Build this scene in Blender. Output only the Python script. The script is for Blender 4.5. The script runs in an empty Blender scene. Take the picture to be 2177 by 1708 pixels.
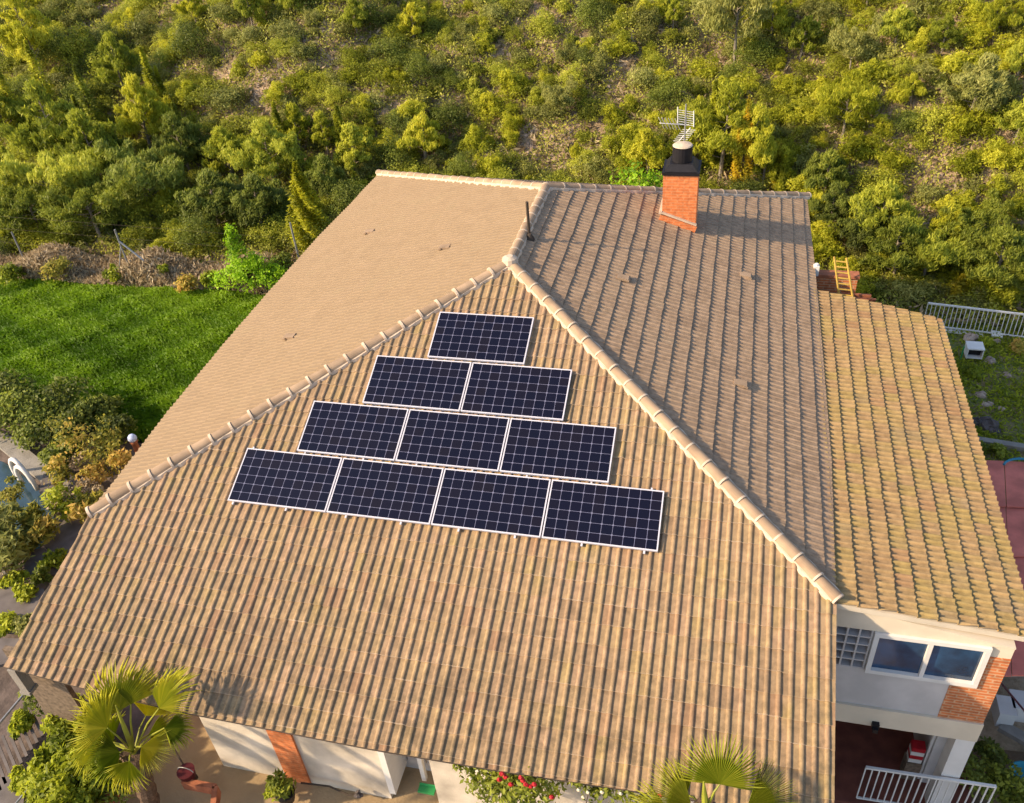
import bpy, bmesh, math, random
import numpy as np
from mathutils import Vector, Matrix
random.seed(7); RNG = np.random.default_rng(7)
S = bpy.context.scene
rad = math.radians

# ------------------------------------------------------------------ camera
CAM = Vector((3.91103, -8.51333, 9.22026))
RX = Vector((0.97090, 0.22781, -0.07384)); UY = Vector((-0.08161, 0.60463, 0.79231)); FW = Vector((-0.22514, 0.76323, -0.60563))
FPX = 3285.11 / 3840 * 2177                      # focal length in pixels of a 2177-wide picture
cd = bpy.data.cameras.new('camera'); cam = bpy.data.objects.new('camera', cd); S.collection.objects.link(cam)
cam.matrix_world = Matrix(((RX.x, UY.x, -FW.x, CAM.x), (RX.y, UY.y, -FW.y, CAM.y), (RX.z, UY.z, -FW.z, CAM.z), (0, 0, 0, 1)))
cd.sensor_width = 36; cd.lens = 36 * 3285.11 / 3840; cd.clip_end = 1000; cd.clip_start = 0.1
S.camera = cam

# ------------------------------------------------------------------ light
SUN_DIR = Vector((-math.cos(rad(31))*math.cos(rad(27)), -math.cos(rad(31))*math.sin(rad(27)), math.sin(rad(31))))   # towards the sun
w = bpy.data.worlds.new('World'); S.world = w; w.use_nodes = True
nt = w.node_tree; bg = nt.nodes['Background']; sky = nt.nodes.new('ShaderNodeTexSky')
sky.sky_type = 'NISHITA'; sky.sun_disc = False
sky.sun_elevation = math.asin(SUN_DIR.z); sky.sun_rotation = math.atan2(SUN_DIR.x, SUN_DIR.y)
sky.altitude = 300; sky.dust_density = 2.0
nt.links.new(sky.outputs[0], bg.inputs[0]); bg.inputs[1].default_value = 0.15
sd = bpy.data.lights.new('sun', 'SUN'); sd.energy = 4.0; sd.angle = rad(1.6); sd.color = (1.0, 0.78, 0.51)
so = bpy.data.objects.new('sun', sd); S.collection.objects.link(so)
so.rotation_euler = SUN_DIR.to_track_quat('Z', 'Y').to_euler(); so.location = (-30, -5, 30)
S.view_settings.view_transform = 'Standard'; S.view_settings.look = 'None'
S.view_settings.exposure = 0.98; S.view_settings.gamma = 1.0
S.cycles.max_bounces = 5; S.cycles.transparent_max_bounces = 6; S.cycles.use_denoising = True

# ------------------------------------------------------------------ measuring: picture points onto planes of the place
def ray(u, v): return (RX * ((u - 1088.5) / FPX) + UY * (-(v - 854) / FPX) + FW)
def hit(u, v, p0, n):
    d = ray(u, v); n = Vector(n); return CAM + d * ((Vector(p0) - CAM).dot(n) / d.dot(n))
def PZ(u, v, z): return hit(u, v, (0, 0, z), (0, 0, 1))
def PY(u, v, y): return hit(u, v, (0, y, 0), (0, 1, 0))
def proj(p):
    q = Vector(p) - CAM; d = q.dot(FW); return 1088.5 + FPX * q.dot(RX) / d, 854 - FPX * q.dot(UY) / d, d

# ------------------------------------------------------------------ materials
KA = .78   # overall level of paints, plasters and clays
def mat(name, col, rough=0.85, var=0.25, scale=6.0, col2=None, bump=0.0, bscale=40, spec=0.3, metal=0.0, detail=6):
    col = tuple(c*KA for c in col); col2 = tuple(c*KA for c in col2) if col2 else None
    m = bpy.data.materials.new(name); m.use_nodes = True; t = m.node_tree; b = t.nodes['Principled BSDF']
    b.inputs['Roughness'].default_value = rough; b.inputs['Specular IOR Level'].default_value = spec; b.inputs['Metallic'].default_value = metal
    tc = t.nodes.new('ShaderNodeTexCoord'); n = t.nodes.new('ShaderNodeTexNoise'); n.inputs['Scale'].default_value = scale; n.inputs['Detail'].default_value = detail
    geo = t.nodes.new('ShaderNodeNewGeometry'); t.links.new(geo.outputs['Position'], n.inputs['Vector'])
    r = t.nodes.new('ShaderNodeValToRGB'); c2 = col2 or tuple(c * (1 - var) for c in col); c1 = col if col2 else tuple(min(1, c * (1 + var * .5)) for c in col)
    r.color_ramp.elements[0].color = (*c2, 1); r.color_ramp.elements[1].color = (*c1, 1); r.color_ramp.elements[0].position = .35; r.color_ramp.elements[1].position = .65
    t.links.new(n.outputs[0], r.inputs[0]); t.links.new(r.outputs[0], b.inputs['Base Color'])
    if bump:
        n2 = t.nodes.new('ShaderNodeTexNoise'); n2.inputs['Scale'].default_value = bscale; n2.inputs['Detail'].default_value = 5
        t.links.new(geo.outputs['Position'], n2.inputs['Vector'])
        bp = t.nodes.new('ShaderNodeBump'); bp.inputs['Strength'].default_value = bump; bp.inputs['Distance'].default_value = .03
        t.links.new(n2.outputs[0], bp.inputs['Height']); t.links.new(bp.outputs[0], b.inputs['Normal'])
    m['ramp'] = r.name
    return m
def math_node(t, op, a, b=None, c=None):
    n = t.nodes.new('ShaderNodeMath'); n.operation = op
    for i, x in enumerate((a, b, c)):
        if x is None: continue
        if isinstance(x, (int, float)): n.inputs[i].default_value = x
        else: t.links.new(x, n.inputs[i])
    return n.outputs[0]
def tile_mat(name, stops, stain=0.5, red=0.04, lich=(.13, .105, .06), dirt=1.0, lip=0.0, eave=0.0):
    """roof tile: one tone per tile, flecks, stains that follow nothing but themselves"""
    m = bpy.data.materials.new(name); m.use_nodes = True; t = m.node_tree; b = t.nodes['Principled BSDF']
    b.inputs['Roughness'].default_value = .85; b.inputs['Specular IOR Level'].default_value = .25
    uv = t.nodes.new('ShaderNodeUVMap'); fl = t.nodes.new('ShaderNodeVectorMath'); fl.operation = 'FLOOR'; t.links.new(uv.outputs[0], fl.inputs[0])
    wn = t.nodes.new('ShaderNodeTexWhiteNoise'); wn.noise_dimensions = '2D'; t.links.new(fl.outputs[0], wn.inputs['Vector'])
    r = t.nodes.new('ShaderNodeValToRGB'); e = r.color_ramp.elements
    while len(e) < len(stops): e.new(.5)
    for i, (p, c) in enumerate(stops): e[i].position = p; e[i].color = (*[q*KA for q in c], 1)
    geo = t.nodes.new('ShaderNodeNewGeometry')
    big = t.nodes.new('ShaderNodeTexNoise'); big.inputs['Scale'].default_value = .7; big.inputs['Detail'].default_value = 3; t.links.new(geo.outputs['Position'], big.inputs['Vector'])
    f = math_node(t, 'MULTIPLY_ADD', wn.outputs['Value'], .65, math_node(t, 'MULTIPLY', math_node(t, 'SUBTRACT', big.outputs[0], .3), .9))
    t.links.new(f, r.inputs[0])
    # fine dirt
    n2 = t.nodes.new('ShaderNodeTexNoise'); n2.inputs['Scale'].default_value = 9; n2.inputs['Detail'].default_value = 8; n2.inputs['Roughness'].default_value = .7; t.links.new(geo.outputs['Position'], n2.inputs['Vector'])
    r2 = t.nodes.new('ShaderNodeValToRGB'); r2.color_ramp.elements[0].position = .38; r2.color_ramp.elements[1].position = .62
    r2.color_ramp.elements[0].color = (.74, .72, .68, 1); r2.color_ramp.elements[1].color = (1.08, 1.06, 1.02, 1); t.links.new(n2.outputs[0], r2.inputs[0])
    mx = t.nodes.new('ShaderNodeMix'); mx.data_type = 'RGBA'; mx.blend_type = 'MULTIPLY'; mx.inputs[0].default_value = dirt
    t.links.new(r.outputs[0], mx.inputs[6]); t.links.new(r2.outputs[0], mx.inputs[7])
    # lichen blotches
    n3 = t.nodes.new('ShaderNodeTexNoise'); n3.inputs['Scale'].default_value = 2.3; n3.inputs['Detail'].default_value = 9; n3.inputs['Roughness'].default_value = .75; t.links.new(geo.outputs['Position'], n3.inputs['Vector'])
    r3 = t.nodes.new('ShaderNodeValToRGB'); r3.color_ramp.elements[0].position = .56; r3.color_ramp.elements[1].position = .72; t.links.new(n3.outputs[0], r3.inputs[0])
    mx2 = t.nodes.new('ShaderNodeMix'); mx2.data_type = 'RGBA'; t.links.new(math_node(t, 'MULTIPLY', r3.outputs[0], stain), mx2.inputs[0])
    t.links.new(mx.outputs[2], mx2.inputs[6]); mx2.inputs[7].default_value = (*lich, 1)
    src = mx2.outputs[2]
    if lip or eave:
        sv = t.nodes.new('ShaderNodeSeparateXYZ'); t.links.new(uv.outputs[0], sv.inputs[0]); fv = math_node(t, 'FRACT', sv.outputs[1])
        n5 = t.nodes.new('ShaderNodeTexNoise'); n5.inputs['Scale'].default_value = 3.1; n5.inputs['Detail'].default_value = 10; n5.inputs['Roughness'].default_value = .8; t.links.new(geo.outputs['Position'], n5.inputs['Vector'])
        mr = t.nodes.new('ShaderNodeMapRange'); t.links.new(sv.outputs[1], mr.inputs[0]); mr.inputs[1].default_value = -2.0; mr.inputs[2].default_value = -9.5
        amt = math_node(t, 'MULTIPLY', mr.outputs[0], eave)
        r5 = t.nodes.new('ShaderNodeValToRGB'); r5.color_ramp.elements[0].position = .46; r5.color_ramp.elements[1].position = .58; t.links.new(n5.outputs[0], r5.inputs[0])
        m5 = t.nodes.new('ShaderNodeMix'); m5.data_type = 'RGBA'; t.links.new(math_node(t, 'MULTIPLY', r5.outputs[0], amt), m5.inputs[0]); t.links.new(src, m5.inputs[6]); m5.inputs[7].default_value = (.075, .058, .035, 1)
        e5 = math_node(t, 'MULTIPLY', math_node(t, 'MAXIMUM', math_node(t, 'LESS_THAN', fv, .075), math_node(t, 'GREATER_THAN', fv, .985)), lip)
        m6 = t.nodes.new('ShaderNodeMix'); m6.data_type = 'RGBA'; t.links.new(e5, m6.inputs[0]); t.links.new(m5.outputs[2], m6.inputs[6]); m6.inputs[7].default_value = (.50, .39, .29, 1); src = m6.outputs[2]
    # few newer, redder tiles
    rd = math_node(t, 'MULTIPLY', math_node(t, 'LESS_THAN', wn.outputs['Value'], red), .22)
    mx3 = t.nodes.new('ShaderNodeMix'); mx3.data_type = 'RGBA'; t.links.new(rd, mx3.inputs[0]); t.links.new(src, mx3.inputs[6]); mx3.inputs[7].default_value = (.34, .17, .09, 1)
    t.links.new(mx3.outputs[2], b.inputs['Base Color'])
    return m
def brick_mat(name, c1, c2, mort, bw=.24, bh=.062, msize=.012):
    c1, c2, mort = [tuple(q*.76 for q in c) for c in (c1, c2, mort)]
    m = bpy.data.materials.new(name); m.use_nodes = True; t = m.node_tree; b = t.nodes['Principled BSDF']; b.inputs['Roughness'].default_value = .9
    geo = t.nodes.new('ShaderNodeNewGeometry'); sp = t.nodes.new('ShaderNodeSeparateXYZ'); t.links.new(geo.outputs['Position'], sp.inputs[0])
    cb = t.nodes.new('ShaderNodeCombineXYZ'); t.links.new(math_node(t, 'ADD', sp.outputs[0], sp.outputs[1]), cb.inputs[0]); t.links.new(sp.outputs[2], cb.inputs[1])
    br = t.nodes.new('ShaderNodeTexBrick'); br.inputs['Scale'].default_value = 1; br.inputs['Brick Width'].default_value = bw; br.inputs['Row Height'].default_value = bh
    br.inputs['Mortar Size'].default_value = msize; br.inputs['Color1'].default_value = (*c1, 1); br.inputs['Color2'].default_value = (*c2, 1); br.inputs['Mortar'].default_value = (*mort, 1)
    t.links.new(cb.outputs[0], br.inputs['Vector'])
    n = t.nodes.new('ShaderNodeTexNoise'); n.inputs['Scale'].default_value = 12; n.inputs['Detail'].default_value = 6; t.links.new(geo.outputs['Position'], n.inputs['Vector'])
    r = t.nodes.new('ShaderNodeValToRGB'); r.color_ramp.elements[0].position = .3; r.color_ramp.elements[0].color = (.65, .62, .6, 1); r.color_ramp.elements[1].position = .6; t.links.new(n.outputs[0], r.inputs[0])
    mx = t.nodes.new('ShaderNodeMix'); mx.data_type = 'RGBA'; mx.blend_type = 'MULTIPLY'; mx.inputs[0].default_value = 1
    t.links.new(br.outputs[0], mx.inputs[6]); t.links.new(r.outputs[0], mx.inputs[7]); t.links.new(mx.outputs[2], b.inputs['Base Color'])
    return m
def leaf_mat(name, dark, mid, light, trans=.35, gloss=.55):
    if name not in ('dry_twigs', 'golden_conifer', 'autumn_leaves', 'palm_leaf'):
        kr = .78 if name == 'lawn_grass' else .88; dark, mid, light = [(c[0]*kr, c[1]*.94, c[2]*.7) for c in (dark, mid, light)]; mid, light = [tuple(q*1.08 for q in c) for c in (mid, light)]
    m = bpy.data.materials.new(name); m.use_nodes = True; t = m.node_tree; b = t.nodes['Principled BSDF']
    b.inputs['Roughness'].default_value = gloss; b.inputs['Specular IOR Level'].default_value = .25
    at = t.nodes.new('ShaderNodeAttribute'); at.attribute_name = 'tint'; oi = t.nodes.new('ShaderNodeObjectInfo')
    r = t.nodes.new('ShaderNodeValToRGB'); e = r.color_ramp.elements; e.new(.5)
    for i, c in enumerate((dark, mid, light)): e[i].position = (.1, .5, .95)[i]; e[i].color = (*c, 1)
    f = math_node(t, 'ADD', at.outputs['Fac'], math_node(t, 'MULTIPLY', math_node(t, 'SUBTRACT', oi.outputs['Random'], .5), .5))
    t.links.new(f, r.inputs[0]); t.links.new(r.outputs[0], b.inputs['Base Color'])
    tr = t.nodes.new('ShaderNodeBsdfTranslucent'); t.links.new(r.outputs[0], tr.inputs[0])
    mx = t.nodes.new('ShaderNodeMixShader'); mx.inputs[0].default_value = trans
    t.links.new(b.outputs[0], mx.inputs[1]); t.links.new(tr.outputs[0], mx.inputs[2]); t.links.new(mx.outputs[0], t.nodes['Material Output'].inputs[0])
    return m
M = {}
front_stops = [(.0, (.30, .20, .125)), (.28, (.365, .25, .15)), (.5, (.415, .29, .16)), (.7, (.43, .285, .18)), (.85, (.395, .285, .135)), (1., (.39, .28, .205))]
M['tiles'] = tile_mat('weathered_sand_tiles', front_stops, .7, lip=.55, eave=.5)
M['tiles_left'] = tile_mat('pale_beige_tiles', [(.0, (.325, .228, .138)), (.4, (.345, .243, .145)), (.7, (.355, .25, .152)), (1., (.34, .246, .145))], .10, .0, dirt=.3)
M['tiles_pink'] = tile_mat('pinkish_sand_tiles', [(.0, (.35, .24, .16)), (.4, (.41, .285, .19)), (.7, (.44, .305, .20)), (1., (.40, .29, .195))], .15, .0)
M['tiles_gold'] = tile_mat('golden_sand_tiles', [(.0, (.35, .22, .11)), (.35, (.44, .29, .145)), (.6, (.47, .32, .145)), (.8, (.42, .30, .115)), (1., (.38, .27, .16))], .5, .03)
M['cap'] = mat('ridge_tile_clay', (.42, .29, .185), var=.25, scale=3)
M['mortar'] = mat('pale_mortar', (.68, .53, .39), var=.15, scale=8)
M['white'] = mat('white_paint', (.80, .77, .72), .7, .08, 3)
M['plaster'] = mat('white_plaster', (.72, .63, .51), .9, .40, 1.3, bump=.2)
M['cream'] = mat('cream_plaster', (.82, .70, .53), .9, .10, 2.0)
M['grey_plaster'] = mat('grey_plaster', (.64, .60, .57), .9, .12, 2.5)
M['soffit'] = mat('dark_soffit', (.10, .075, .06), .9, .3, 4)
M['brick'] = brick_mat('orange_brick', (.86, .25, .07), (.74, .20, .055), (.80, .30, .12))
M['brick_wall'] = brick_mat('wall_brick', (.74, .22, .065), (.62, .17, .05), (.70, .40, .22))
M['black'] = mat('black_soot_metal', (.012, .010, .013), .55, .3, 8)
M['alu'] = mat('panel_frame_aluminium', (.66, .64, .70), .45, .05, 4, metal=.0)
M['steel'] = mat('galvanised_steel', (.36, .36, .36), .45, .15, 10, metal=.4)
M['rust'] = mat('dark_rusty_metal', (.07, .05, .035), .8, .3, 20)
M['wood'] = mat('old_wood', (.22, .16, .11), .9, .4, 15)
M['bark'] = mat('bark', (.17, .12, .085), .95, .4, 12)
M['palm_bark'] = mat('palm_bark', (.15, .095, .06), .95, .4, 18, bump=.6)
M['palebark'] = mat('pale_pine_bark', (.30, .25, .19), .95, .3, 12)
M['yellow'] = mat('yellow_ladder', (.60, .38, .07), .6, .2, 8)
M['redroof'] = mat('dark_red_panel', (.84, .24, .17), .8, .25, 2.5)
M['darkred'] = mat('dark_red_plastic', (.10, .012, .016), .5, .2, 5)
M['teal'] = mat('teal_plastic', (.02, .30, .40), .45, .15, 5)
M['blue'] = mat('blue_hose', (.03, .25, .36), .5, .15, 5)
M['green'] = mat('green_plastic', (.04, .32, .10), .5, .15, 5)
M['terracotta'] = mat('terracotta_block', (.42, .15, .075), .9, .3, 8)
M['slab'] = mat('grey_paving_slab', (.17, .145, .135), .9, .25, 4)
M['concrete'] = mat('concrete', (.32, .29, .25), .9, .2, 5, bump=.3)
M['rock'] = mat('limestone_rock', (.46, .35, .27), .95, .35, 3, bump=.6, bscale=12)
M['darkrock'] = mat('dark_rubble', (.12, .10, .095), .95, .35, 3, bump=.5, bscale=12)
M['porch'] = mat('porch_red_brown', (.22, .07, .045), .9, .3, 4)
M['glass'] = mat('glass_painted_sky_reflection', (.03, .10, .22), .06, .5, 2.2, col2=(.010, .03, .07), spec=.7)  # sky reflection put into the colour as mottled blue over dark panes
M['water'] = mat('pool_water', (.04, .075, .095), .1, .3, 2, spec=.5)
M['dry'] = leaf_mat('dry_twigs', (.20, .145, .08), (.42, .32, .19), (.62, .50, .33), .3)
M['mastic'] = leaf_mat('olive_leaves', (.13, .14, .02), (.34, .34, .04), (.60, .56, .09), .5)
M['heath'] = leaf_mat('grey_green_leaves', (.15, .145, .045), (.29, .28, .085), (.44, .40, .15), .4)
M['under'] = leaf_mat('undergrowth_leaves', (.15, .145, .03), (.34, .33, .06), (.56, .50, .12), .45)
M['gorse'] = leaf_mat('yellow_green_leaves', (.22, .23, .022), (.48, .46, .04), (.70, .62, .08), .55)
M['pine'] = leaf_mat('pine_needles', (.15, .175, .028), (.37, .38, .045), (.62, .58, .09), .5)
M['dark'] = leaf_mat('dark_leaves', (.07, .085, .022), (.17, .19, .04), (.30, .32, .06), .45)
M['golden'] = leaf_mat('golden_conifer', (.28, .24, .014), (.52, .42, .025), (.68, .46, .03), .55)
M['goldgreen'] = leaf_mat('golden_green_conifer', (.26, .25, .014), (.50, .46, .03), (.68, .58, .05), .55)
M['bright'] = leaf_mat('bright_green_leaves', (.16, .28, .012), (.34, .52, .02), (.52, .68, .05), .5)
M['autumn'] = leaf_mat('autumn_leaves', (.15, .17, .03), (.38, .34, .05), (.62, .40, .10), .5)
M['hedge'] = leaf_mat('hedge_leaves', (.10, .12, .02), (.21, .23, .035), (.38, .38, .06), .45)
M['lime'] = leaf_mat('lime_leaves', (.15, .18, .018), (.36, .38, .03), (.54, .52, .06), .5)
M['grassb'] = leaf_mat('lawn_grass', (.055, .11, .006), (.13, .21, .010), (.25, .33, .018), .5)
M['palm'] = leaf_mat('palm_leaf', (.10, .15, .012), (.28, .34, .022), (.58, .55, .06), .5)
M['petiole'] = mat('palm_stem', (.30, .31, .03), .5, .2, 6)
M['red'] = mat('red_petals', (.45, .012, .02), .6, .2, 10)
M['whitefl'] = mat('cream_petals', (.70, .62, .44), .6, .1, 10)

# ------------------------------------------------------------------ object helpers
COL = S.collection
def tag(o, label=None, cat=None, group=None, kind=None):
    if label: o['label'] = label
    if cat: o['category'] = cat
    if group: o['group'] = group
    if kind: o['kind'] = kind
    return o
def empty(name, loc, label, cat, group=None, rot=None):
    o = bpy.data.objects.new(name, None); COL.objects.link(o); o.location = loc; o.empty_display_size = .3
    if rot is not None: o.rotation_euler = rot
    return tag(o, label, cat, group)
def link(name, me, mats, parent=None, smooth=False, world=True):
    o = bpy.data.objects.new(name, me); COL.objects.link(o)
    for m in (mats if isinstance(mats, (list, tuple)) else [mats]): me.materials.append(m)
    if smooth: me.polygons.foreach_set('use_smooth', [True] * len(me.polygons))
    if parent:
        o.parent = parent
        if world: o.matrix_parent_inverse = parent_world(parent).inverted()
    return o
def parent_world(p):
    m = p.matrix_basis.copy()
    if p.parent: m = parent_world(p.parent) @ p.matrix_parent_inverse @ m
    return m
class MB:
    """collects solid shapes, then links them as ONE mesh"""
    def __init__(s): s.v = []; s.f = []; s.m = []
    def add(s, vs, fs, mi=0):
        k = len(s.v); s.v += [tuple(v) for v in vs]; s.f += [tuple(i + k for i in f) for f in fs]; s.m += [mi] * len(fs); return s
    def box(s, a, b, mi=0):
        x0, y0, z0 = a; x1, y1, z1 = b
        return s.add([(x0,y0,z0),(x1,y0,z0),(x1,y1,z0),(x0,y1,z0),(x0,y0,z1),(x1,y0,z1),(x1,y1,z1),(x0,y1,z1)],
                     [(0,3,2,1),(4,5,6,7),(0,1,5,4),(1,2,6,5),(2,3,7,6),(3,0,4,7)], mi)
    def obox(s, p, q, wdt, hgt, up=(0,0,1), mi=0):
        """box beam from p to q"""
        p = Vector(p); q = Vector(q); d = (q - p).normalized(); up = Vector(up); r = d.cross(up)
        r = r.normalized() if r.length > 1e-4 else Vector((1,0,0)); u = r.cross(d).normalized(); r = r * wdt / 2; u = u * hgt / 2
        return s.add([p-r-u,p+r-u,p+r+u,p-r+u,q-r-u,q+r-u,q+r+u,q-r+u],[(0,1,2,3),(7,6,5,4),(0,4,5,1),(1,5,6,2),(2,6,7,3),(3,7,4,0)], mi)
    def tube(s, pts, rs, n=8, mi=0, cap=True):
        pts = [Vector(p) for p in pts]; rs = rs if isinstance(rs, (list, tuple)) else [rs] * len(pts); k = len(s.v); prev = None
        for i, p in enumerate(pts):
            d = (pts[min(i+1, len(pts)-1)] - pts[max(i-1, 0)]).normalized()
            a = prev if prev is not None else (Vector((0,0,1)) if abs(d.z) < .9 else Vector((1,0,0)))
            r = d.cross(a).normalized(); u = r.cross(d).normalized(); prev = u
            for j in range(n):
                t = 2 * math.pi * j / n; s.v.append(tuple(p + (r * math.cos(t) + u * math.sin(t)) * rs[i]))
        for i in range(len(pts) - 1):
            for j in range(n):
                a = k + i*n + j; b = k + i*n + (j+1) % n; s.f.append((a, b, b+n, a+n)); s.m.append(mi)
        if cap:
            s.f.append(tuple(k + j for j in range(n))[::-1]); s.m.append(mi); s.f.append(tuple(k + (len(pts)-1)*n + j for j in range(n))); s.m.append(mi)
        return s
    def prism(s, poly, z0, z1, mi=0):
        n = len(poly); vs = [(p[0], p[1], z0) for p in poly] + [(p[0], p[1], z1) for p in poly]
        return s.add(vs, [tuple(range(n))[::-1], tuple(range(n, 2*n))] + [(i, (i+1) % n, (i+1) % n + n, i + n) for i in range(n)], mi)
    def lathe(s, c, prof, n=16, mi=0):
        k = len(s.v)
        for r, z in prof:
            for j in range(n): t = 2*math.pi*j/n; s.v.append((c[0] + r*math.cos(t), c[1] + r*math.sin(t), c[2] + z))
        for i in range(len(prof)-1):
            for j in range(n): a = k+i*n+j; b = k+i*n+(j+1) % n; s.f.append((a, b, b+n, a+n)); s.m.append(mi)
        s.f.append(tuple(k+j for j in range(n))[::-1]); s.m.append(mi); s.f.append(tuple(k+(len(prof)-1)*n+j for j in range(n))); s.m.append(mi)
        return s
    def blob(s, c, r, seed=0, n=10, m=7, rough=.2, mi=0, flat=.75):
        rg = random.Random(seed); k = len(s.v); ph = [rg.uniform(0, 6.3) for _ in range(6)]
        for i in range(m+1):
            la = math.pi*i/m
            for j in range(n):
                lo = 2*math.pi*j/n; q = 1 + rough*(math.sin(2*lo+ph[0])*math.sin(la*2+ph[1]) + .6*math.sin(3*lo+ph[2])*math.sin(3*la+ph[3]) + .5*math.sin(5*lo+ph[4]+la*3))
                s.v.append((c[0]+r*q*math.sin(la)*math.cos(lo), c[1]+r*q*math.sin(la)*math.sin(lo)*.85, c[2]+r*flat*q*math.cos(la)))
        for i in range(m):
            for j in range(n): a = k+i*n+j; b = k+i*n+(j+1) % n; s.f.append((a, a+n, b+n, b)); s.m.append(mi)
        return s
    def mesh(s, name):
        me = bpy.data.meshes.new(name); me.from_pydata(s.v, [], s.f); me.polygons.foreach_set('material_index', s.m); me.update(); return me
    def build(s, name, mats, parent=None, smooth=False, world=True): return link(name, s.mesh(name), mats, parent, smooth, world)

# ------------------------------------------------------------------ terrain
def sstep(a, b, x):
    t = np.clip((x - a) / (b - a), 0, 1); return t*t*(3-2*t)
def hgt(x, y):
    x = np.asarray(x, float); y = np.asarray(y, float)
    base = -3.5 - 1.52*sstep(4.3, 5.2, x)*(1 - .55*sstep(2, 11, y))
    yb = 15.5 - 2.2*sstep(2, 10, x)
    d = np.maximum(y - yb, 0); hill = np.where(d < 60, .40*d - .6*(1-np.exp(-d/2.0)), .40*60 - .6 + .12*(d-60))
    hill = hill + (.75*np.sin(x*.21+1.3)*np.sin(y*.17) + .35*np.sin(x*.47+y*.33) + .15*np.sin(x*1.1-y*.9)) * sstep(0, 8, d)
    hill = hill - .9*np.exp(-((d-4)/3.5)**2)
    return base*(1-sstep(0, 12, d)) + (-3.6)*sstep(0, 12, d) + hill
def hz(x, y): return float(hgt(x, y))
def PG(u, v):
    """picture point onto the terrain"""
    d = ray(u, v).normalized(); t = 6.0
    while t < 200:
        p = CAM + d*t
        if p.z < hz(p.x, p.y): break
        t += .25
    lo, hi = t-.25, t
    for _ in range(12):
        mid = (lo+hi)/2; p = CAM + d*mid
        if p.z < hz(p.x, p.y): hi = mid
        else: lo = mid
    return CAM + d*hi
def grid_mesh(name, xs, ys, zf):
    X, Y = np.meshgrid(xs, ys); Z = zf(X, Y); nx, ny = len(xs), len(ys)
    V = np.stack([X, Y, Z], -1).reshape(-1, 3); I = np.arange(nx*ny).reshape(ny, nx)
    F = np.stack([I[:-1,:-1], I[:-1,1:], I[1:,1:], I[1:,:-1]], -1).reshape(-1, 4)
    me = bpy.data.meshes.new(name); me.vertices.add(len(V)); me.vertices.foreach_set('co', V.ravel().astype(np.float32))
    me.loops.add(F.size); me.loops.foreach_set('vertex_index', F.ravel().astype(np.int32))
    me.polygons.add(len(F)); me.polygons.foreach_set('loop_start', np.arange(0, F.size, 4, dtype=np.int32)); me.polygons.foreach_set('loop_total', np.full(len(F), 4, np.int32))
    me.update(); me.validate(); return me
def soil_mat():
    m = bpy.data.materials.new('hillside_soil'); m.use_nodes = True; t = m.node_tree; b = t.nodes['Principled BSDF']; b.inputs['Roughness'].default_value = .95
    geo = t.nodes.new('ShaderNodeNewGeometry')
    def noise(sc, det, ro=.6):
        n = t.nodes.new('ShaderNodeTexNoise'); n.inputs['Scale'].default_value = sc; n.inputs['Detail'].default_value = det; n.inputs['Roughness'].default_value = ro
        t.links.new(geo.outputs['Position'], n.inputs['Vector']); return n.outputs[0]
    r = t.nodes.new('ShaderNodeValToRGB'); e = r.color_ramp.elements; e.new(.5); e.new(.7)
    for i, (p, c) in enumerate([(.33, (.14, .115, .05)), (.46, (.27, .19, .11)), (.56, (.38, .27, .17)), (.68, (.52, .39, .28))]): e[i].position = p; e[i].color = (*c, 1)
    t.links.new(math_node(t, 'MULTIPLY_ADD', noise(.9, 4), .45, math_node(t, 'MULTIPLY', noise(5, 8, .75), .55)), r.inputs[0])
    t.links.new(r.outputs[0], b.inputs['Base Color'])
    bp = t.nodes.new('ShaderNodeBump'); bp.inputs['Strength'].default_value = .9; bp.inputs['Distance'].default_value = .12
    t.links.new(noise(6, 8, .7), bp.inputs['Height']); t.links.new(bp.outputs[0], b.inputs['Normal'])
    return m
M['soil'] = soil_mat()
xs = np.concatenate([np.linspace(-160, -45, 24)[:-1], np.linspace(-45, 40, 190), np.linspace(40, 160, 24)[1:]])
ys = np.concatenate([np.linspace(-60, -12, 14)[:-1], np.linspace(-12, 75, 200), np.linspace(75, 260, 30)[1:]])
link('ground', grid_mesh('ground', xs, ys, hgt), M['soil'], smooth=True); tag(bpy.data.objects['ground'], kind='structure')

def sheet(name, poly, dz, m, kind='structure', sub=.5):
    """flat garden surface laid a little above the ground"""
    mb = MB(); mb.add([(p[0], p[1], hz(p[0], p[1]) + dz) for p in poly], [tuple(range(len(poly)))]); o = mb.build(name, m); tag(o, kind=kind); return o
M['lawn'] = mat('lawn_green', (.07, .15, .012), .9, .3, 1.5, col2=(.04, .09, .010), bump=.4, bscale=9)
M['patio'] = mat('sandy_patio', (.44, .31, .17), .9, .25, 1.2, bump=.3, bscale=20)
M['yard'] = mat('brown_yard', (.22, .145, .085), .95, .35, 2.0, bump=.5, bscale=15)
M['rgrass'] = mat('thin_grass', (.13, .17, .035), .95, .4, 2.2, col2=(.24, .18, .09), bump=.5, bscale=12)
lawn_poly = [(-26, 11.6), (-19.2, 12.0), (-14.2, 12.0), (-10.3, 11.9), (-5.4, 12.2), (-5.3, 4.2), (-9.0, 4.9), (-14.1, 6.0), (-26, 7)]
sheet('lawn', lawn_poly, .006, M['lawn'])
sheet('patio', [(-5.0, -12), (4.2, -12), (4.2, -1.0), (-5.0, -1.0)], .008, M['patio'])
M['gsoil'] = mat('dark_garden_soil', (.16, .12, .10), .95, .4, 3, bump=.5, bscale=14)
sheet('garden_soil', [(-14, -12), (-5.02, -12), (-5.02, 4.6), (-8.6, 4.9), (-14, 5.9)], .006, M['gsoil'])
sheet('yard', [(7.65, -8), (16, -8), (16, 1.6), (7.65, 1.2)], .012, M['yard'])

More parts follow.
